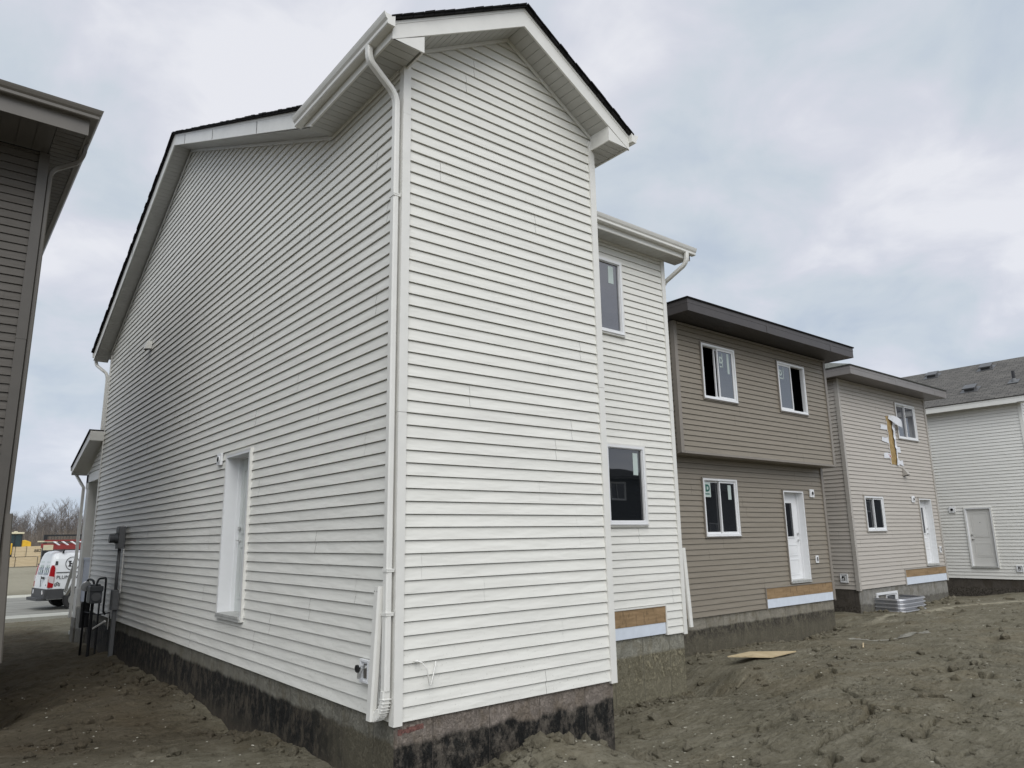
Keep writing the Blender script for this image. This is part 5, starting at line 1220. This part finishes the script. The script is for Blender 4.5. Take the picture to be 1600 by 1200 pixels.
# rear door windows, centre gap, handle
for (a, b) in ((.24, .92), (1.08, 1.76)):
    mb = MB(); mb.prism([(.052 - .012, a, 1.25), (.052 - .012, b, 1.25), (.15 - .012, b - .03, 1.86), (.15 - .012, a + .06, 1.86)], (.02, 0, 0)); rw = local(mb, 'rear_window', glass_mat('van_glass', 1.6, (.10, .115, .13)) if a < 1 else bpy.data.materials['van_glass'], van, bevel=.008)
    mb = MB()
    for i in range(3):
        z = 1.32 + i * .18; xx = .030 + (z - 1.25) * .16
        for yy in (a + .08, a + .34): mb.prism([(xx - .004, yy, z), (xx - .004, yy + .17, z), (xx + .012, yy + .17, z + .10), (xx + .012, yy, z + .10)], (.002, 0, 0))
    local(mb, 'sticker', STICK, rw)
mb = MB(); mb.box((-.008, .995, .80), (.012, 1.005, 1.2)); mb.box((-.02, .62, 1.10), (.02, .92, 1.17)); mb.box((-.012, .2, .86), (.0, .24, .92)); mb.box((.26, -.0035, 1.325), (3.2, .02, 1.345)); mb.box((1.6, -.003, .78), (1.612, .01, 1.9)); local(mb, 'seam', BLACKP, van)
mb = MB(); mb.disc((.01, .30, .60), (-1, 0, 0), .04, .08, 12); local(mb, 'reflector', LWHT, van)
for sx in (.95, 4.35):
    for sy, d in ((-.025, 1), (2.025, -1)):
        mb = MB(); mb.disc((sx, sy + .006 * -d, .40), (0, d, 0), .40, .012, 28); local(mb, 'wheel_arch', BLACKP, van)
        mb = MB(); mb.disc((sx, sy + .0 * d - .008 * d, .345), (0, d, 0), .345, .23, 28); wo_ = local(mb, 'wheel', RUBBER, van, bevel=.02)
        mb = MB(); mb.disc((sx, sy - .014 * d, .345), (0, d, 0), .20, .02, 20); mb.disc((sx, sy - .022 * d, .345), (0, d, 0), .07, .02, 12); local(mb, 'rim', CHROME, wo_)
# lettering on the side
vt = text_part('PLUMBING', .18, 'lettering', INK, van, (.27, -.010, 1.10), (1, 0, 0), (0, 0, 1), .003)
mb = MB()
cxx, czz, RR = .80, 1.64, .25
def vs(z): return .012 + (z - 1.22) * .155 - .016     # side of the van leans in above the waist
n = 40
for i in range(n):
    t0, t1 = 2 * math.pi * i / n, 2 * math.pi * (i + 1) / n
    q = [(cxx + r_ * math.cos(t), czz + r_ * math.sin(t)) for r_, t in ((RR, t0), (RR, t1), (RR - .025, t1), (RR - .025, t0))]
    mb.poly([(a, vs(b), b) for a, b in q])
def lt(a0, a1, b0, b1):
    a0, a1, b0, b1 = a0 * .8, a1 * .8, b0 * .8, b1 * .8
    mb.poly([(cxx + a0, vs(czz + b0), czz + b0), (cxx + a1, vs(czz + b0), czz + b0), (cxx + a1, vs(czz + b1), czz + b1), (cxx + a0, vs(czz + b1), czz + b1)])
lt(-.15, -.08, -.13, .13); lt(-.19, -.04, -.13, -.09); lt(-.19, -.04, .09, .13); lt(.08, .15, -.13, .13); lt(.04, .19, -.13, -.09); lt(.04, .19, .09, .13); lt(-.08, .08, -.025, .025)
local(mb, 'round_emblem', INK, van)
mb = MB(); z0 = .84
for (a0, a1, b0, b1) in ((.0, .04, 0, .17), (.04, .12, .0, .04), (.08, .14, .04, .17), (.18, .24, .04, .17), (.22, .30, 0, .04), (.28, .32, 0, .17)): mb.box((.23 + a0 * .6, -.006, z0 + b0 * .62), (.23 + a1 * .6, .0, z0 + b1 * .62))
mb.prism([(.254, -.006, z0 + .10), (.326, -.006, z0 + .165), (.398, -.006, z0 + .10), (.374, -.006, z0 + .095), (.326, -.006, z0 + .135), (.278, -.006, z0 + .095)], (0, .005, 0)); local(mb, 'small_emblem', INK, van)
mb = MB(); mb.prism([(.20, .064, 1.60), (.30, .064, 1.60), (.30, .085, 1.74), (.22, .085, 1.74)], (0, -.006, 0)); local(mb, 'decal', INK, van)
mb = MB()
for s in (.45, 1.9, 3.2): mb.box((s, .12, 2.10), (s + .05, 1.88, 2.16)); mb.box((s, .18, 2.02), (s + .05, .24, 2.12)); mb.box((s, 1.76, 2.02), (s + .05, 1.82, 2.12))
local(mb, 'roof_rack', IRON, van)
# ladder on the rack
ld = thing('red_ladder', 'red fibreglass extension ladder with white rungs tied on the van roof', 'ladder', (.56, 27.95, 1.33), math.radians(6))
mb = MB(); mb.box((0, .02, -.01), (4.6, .07, .15)); mb.box((0, .52, .06), (4.6, .57, .22)); mb.box((0, .03, .30), (4.6, .08, .36)); local(mb, 'side_rail', RED, ld)
mb = MB()
for i in range(15): mb.obox((.50 + i * .305, .06, .13), (.045, 0, 0), (-.14, .48, .18), (0, 0, .035))
local(mb, 'rung', VINYL, ld)
mb = MB(); mb.box((-.02, .0, -.03), (.30, .08, .17)); mb.box((-.12, .52, .28), (.55, .60, .33)); local(mb, 'end_cap', YELP, ld)

# ------------------------------------------------------------------ lumber, trailer, bulldozer
def bundle(name, label, x0, x1, y0, y1, zb, h, rows, straps, loc_z, cols=7):
    t = thing(name, label, 'lumber bundle', (x0, y0, zb), 0, 'lumber bundles stacked across the street')
    mb = MB(); rr = random.Random(int(x0 * 100)); ph_ = h / rows
    for i in range(rows):
        cy = y0
        wdt = (y1 - y0) / cols
        for j in range(cols):
            e0 = rr.uniform(-.02, .03) ; mb.box((x0 + e0, y0 + j * wdt + .004, zb + i * ph_ + .004), (x1 + e0, y0 + (j + 1) * wdt - .004, zb + (i + 1) * ph_ - .004))
    o = mb.make('boards', LUMB, t)
    mb = MB()
    for s in straps: mb.box((s, y0 - .012, zb - .01), (s + .035, y1 + .01, zb + h + .012))
    mb.make('strap', INK, t); return t
LZ0 = gz(4, 70) - .02
bundle('lumber_bundle', 'lower wide bundle of pale framing lumber across the street, left end sticking out', 2.72, 5.45, 70.0, 71.2, LZ0 + .08, .78, 7, (3.30, 4.9), 0)
t1 = bundle('lumber_bundle', 'upper pale lumber bundle with a black handwritten number on its face', 3.95, 5.45, 70.02, 71.2, LZ0 + .90, .86, 2, (4.02, 5.38), 0)
t2 = bundle('lumber_bundle', 'short upper lumber bundle left of the numbered one', 3.12, 3.93, 70.05, 71.2, LZ0 + .90, .84, 2, (3.22,), 0)
text_part('8823', .34, 'number', INK, t1, (4.60 - 3.95, -.02, .36), (1, 0, .06), (0, 0, 1), .004)
# make the number follow its bundle (local coordinates above)
def near_bobcat(): pass
tr = thing('black_trailer', 'black steel frame trailer standing behind the van beyond the road', 'trailer', (4.0, 58, gz(4, 58)))
zz = gz(4, 58)
def trp(mb, name, mat, **k):
    o = mb.make(name, mat, tr, **k); return o
mb = MB(); mb.box((3.9, 58.0, 1.72), (6.5, 58.06, 1.80)); mb.box((3.9, 58.0, .0), (6.5, 60, .14)); mb.box((3.86, 58, 0), (4.10, 58.2, 2.24)); mb.box((6.2, 58, 0), (6.42, 58.2, 2.24)); mb.box((4.1, 58, 2.12), (6.4, 58.12, 2.24)); 
for i in range(12): mb.box((4.15 + i * .19, 58.04, 1.80), (4.165 + i * .19, 58.06, 2.13))
trp(mb, 'frame', IRON)
mb = MB(); mb.box((4.0, 58.05, .14), (6.4, 59.9, 1.61)); trp(mb, 'box', CLAD)
for x in (4.6, 5.6):
    mb = MB(); mb.disc((x, 57.98, zz + .36), (0, -1, 0), .36, .2, 18); trp(mb, 'wheel', RUBBER)
dz = thing('bulldozer', 'yellow bulldozer with a dark glazed cab behind the lumber bundles', 'bulldozer', (4.6, 86, gz(4.6, 86)))
zd = gz(4.6, 86)
def dp(mb, name, mat, **k): return mb.make(name, mat, dz, **k)
mb = MB(); mb.prism([(5.0, 85.4, zd + .9), (5.0, 85.4, 2.0), (5.3, 85.4, 2.05), (5.85, 85.4, 1.82), (5.9, 85.4, zd + .9)], (0, 1.2, 0)); mb.box((3.6, 85.3, zd + .9), (4.25, 86.7, 1.72)); dp(mb, 'engine_hood', YEL, bevel=.04)
mb = MB(); mb.box((3.9, 85.35, zd + .9), (5.0, 86.6, 2.65)); dp(mb, 'cab', glass_mat('cab_glass', 1.5, (.03, .045, .05)))
mb = MB()
for x in (3.88, 4.35, 4.96): mb.box((x, 85.3, zd + .9), (x + .07, 85.37, 2.66)); mb.box((x, 86.55, zd + .9), (x + .07, 86.65, 2.66))
dp(mb, 'cab_frame', IRON)
mb = MB(); mb.box((3.8, 85.2, 2.66), (5.15, 86.75, 2.84)); mb.box((4.3, 85.6, 2.84), (4.6, 86.2, 2.93)); dp(mb, 'cab_roof', YELP, bevel=.03)
for y in (84.7, 86.7):
    mb = MB(); mb.prism([(3.4, y, zd + .35), (3.7, y, zd + .02), (6.2, y, zd + .02), (6.5, y, zd + .35), (6.3, y, zd + .9), (3.6, y, zd + .9)], (0, .55, 0)); dp(mb, 'track', IRON, bevel=.03)
mb = MB(); mb.prism([(6.9, 84.4, zd), (7.1, 84.4, zd + .1), (6.95, 84.4, zd + .6), (7.1, 84.4, zd + 1.2), (6.98, 84.4, zd + 1.2), (6.8, 84.4, zd + .6)], (0, 3.1, 0)); mb.box((5.9, 84.6, zd + .3), (6.9, 84.7, zd + .5)); mb.box((5.9, 87.2, zd + .3), (6.9, 87.3, zd + .5)); dp(mb, 'blade', YEL)

# ------------------------------------------------------------------ bare trees and brush
def make_tree(seed, h):
    r = random.Random(seed); tr_ = MB(); cr = MB()
    def seg(mb, a, b, r0, r1, n): mb.tube([a, b], [r0, r1], n, cap=False)
    def branch(p, d, ln, rad, lvl):
        k = 3; q = p
        for i in range(k):
            d2 = (d + Vector((r.uniform(-.16, .16), r.uniform(-.16, .16), r.uniform(-.02, .16)))).normalized(); e2 = q + d2 * ln / k
            seg(cr, q, e2, rad * (1 - i * .22), rad * (1 - (i + 1) * .22), 3)
            if lvl < 3:
                for _ in range(2 if lvl < 2 else 3):
                    a = r.uniform(0, 6.28); sd_ = Vector((math.cos(a), math.sin(a), r.uniform(.3, 1.0))).normalized()
                    branch(e2, (d2 * .75 + sd_ * .75).normalized(), ln * r.uniform(.45, .62), rad * .5, lvl + 1)
            q, d = e2, d2
    trunk = []; p = Vector((0, 0, -.3)); d = Vector((r.uniform(-.05, .05), r.uniform(-.05, .05), 1))
    n = 7
    for i in range(n + 1):
        trunk.append(p.copy()); d = (d + Vector((r.uniform(-.06, .06), r.uniform(-.06, .06), 0))).normalized(); p = p + d * (h * .92 / n)
    tr_.tube(trunk, [.16 * (1 - i / (n + 1.2)) * h / 9 + .012 for i in range(n + 1)], 6)
    for i in range(2, n + 1):
        for _ in range(3):
            a = r.uniform(0, 6.28); up_ = .75 + .3 * i / n
            dd = Vector((math.cos(a), math.sin(a), up_)).normalized(); branch(trunk[i], dd, h * (.34 - .026 * i) * r.uniform(.75, 1.15), .05 * h / 9 * (1.2 - i / n * .6), 1)
    return tr_, cr
protos = []
for i in range(5):
    a, b = make_tree(100 + i * 7, 10.0)
    me1 = bpy.data.meshes.new('trunk'); me1.from_pydata(a.v, [], a.f); me1.materials.append(BARK)
    me2 = bpy.data.meshes.new('crown'); me2.from_pydata(b.v, [], b.f); me2.materials.append(BARK); protos.append((me1, me2))
rt_ = random.Random(33)
spots = [(13.0, 188, 8.0), (14.6, 191, 7.4), (16.0, 190, 10.0), (17.6, 189, 7.2), (19.4, 188, 7.5), (20.6, 192, 10.2), (21.9, 190, 11.0), (23.2, 188, 10.8), (24.8, 191, 9.6), (26.2, 189, 8.2), (11.4, 190, 7.6), (9.5, 188, 8.6), (28, 190, 9.8), (15.3, 196, 8.5), (18.5, 197, 9.2), (22.6, 197, 9.8), (12.2, 197, 8.8), (25.6, 198, 9.0), (20, 199, 9.5), (17, 186, 6.2), (23.9, 185, 6.8), (21.2, 186, 6.0), (14, 184, 5.6), (18.9, 184, 5.5), (25, 184, 6.0)]
for _ in range(26): spots.append((rt_.uniform(10, 29), rt_.uniform(196, 215), rt_.uniform(6.5, 8.5)))
for _ in range(22): spots.append((rt_.uniform(-40, 8), rt_.uniform(185, 200), rt_.uniform(7, 11)))
for _ in range(34): spots.append((rt_.uniform(29, 120), rt_.uniform(185, 200), rt_.uniform(7, 11)))
for i, (x, y, h) in enumerate(spots):
    t = thing('bare_tree', 'leafless grey brown tree in the distant row beyond the building site', 'tree', (x, y, -.35), rt_.uniform(0, 6.28), 'bare trees in the distant row')
    s = h / 10.0; t.scale = (s, s, s)
    me1, me2 = protos[i % 5]
    for me, nm in ((me1, 'trunk'), (me2, 'crown')):
        o = bpy.data.objects.new(nm, me); COL.objects.link(o); o.parent = t
mb = MB()
for _ in range(9000):
    x = rt_.uniform(-20, 60); y = rt_.uniform(176, 196); h = rt_.uniform(1.8, 5.2) * (1 if rt_.random() < .8 else 1.2); a = rt_.uniform(-.6, .6); b = rt_.uniform(-.4, .4); w_ = rt_.uniform(.02, .05)
    z = -.4; mb.poly([(x, y, z), (x + w_, y, z), (x + w_ + a, y + b, z + h), (x + a, y + b, z + h)])
    mb.poly([(x + a * .5, y + b * .5, z + h * .5), (x + a * .5 + w_, y + b * .5, z + h * .5), (x + a * .5 + rt_.uniform(-.9, .9), y, z + h * 1.0)])
tag(mb.make('brush', BRUSH), 'dense leafless brush filling the foot of the tree row', 'brush', kind='stuff')
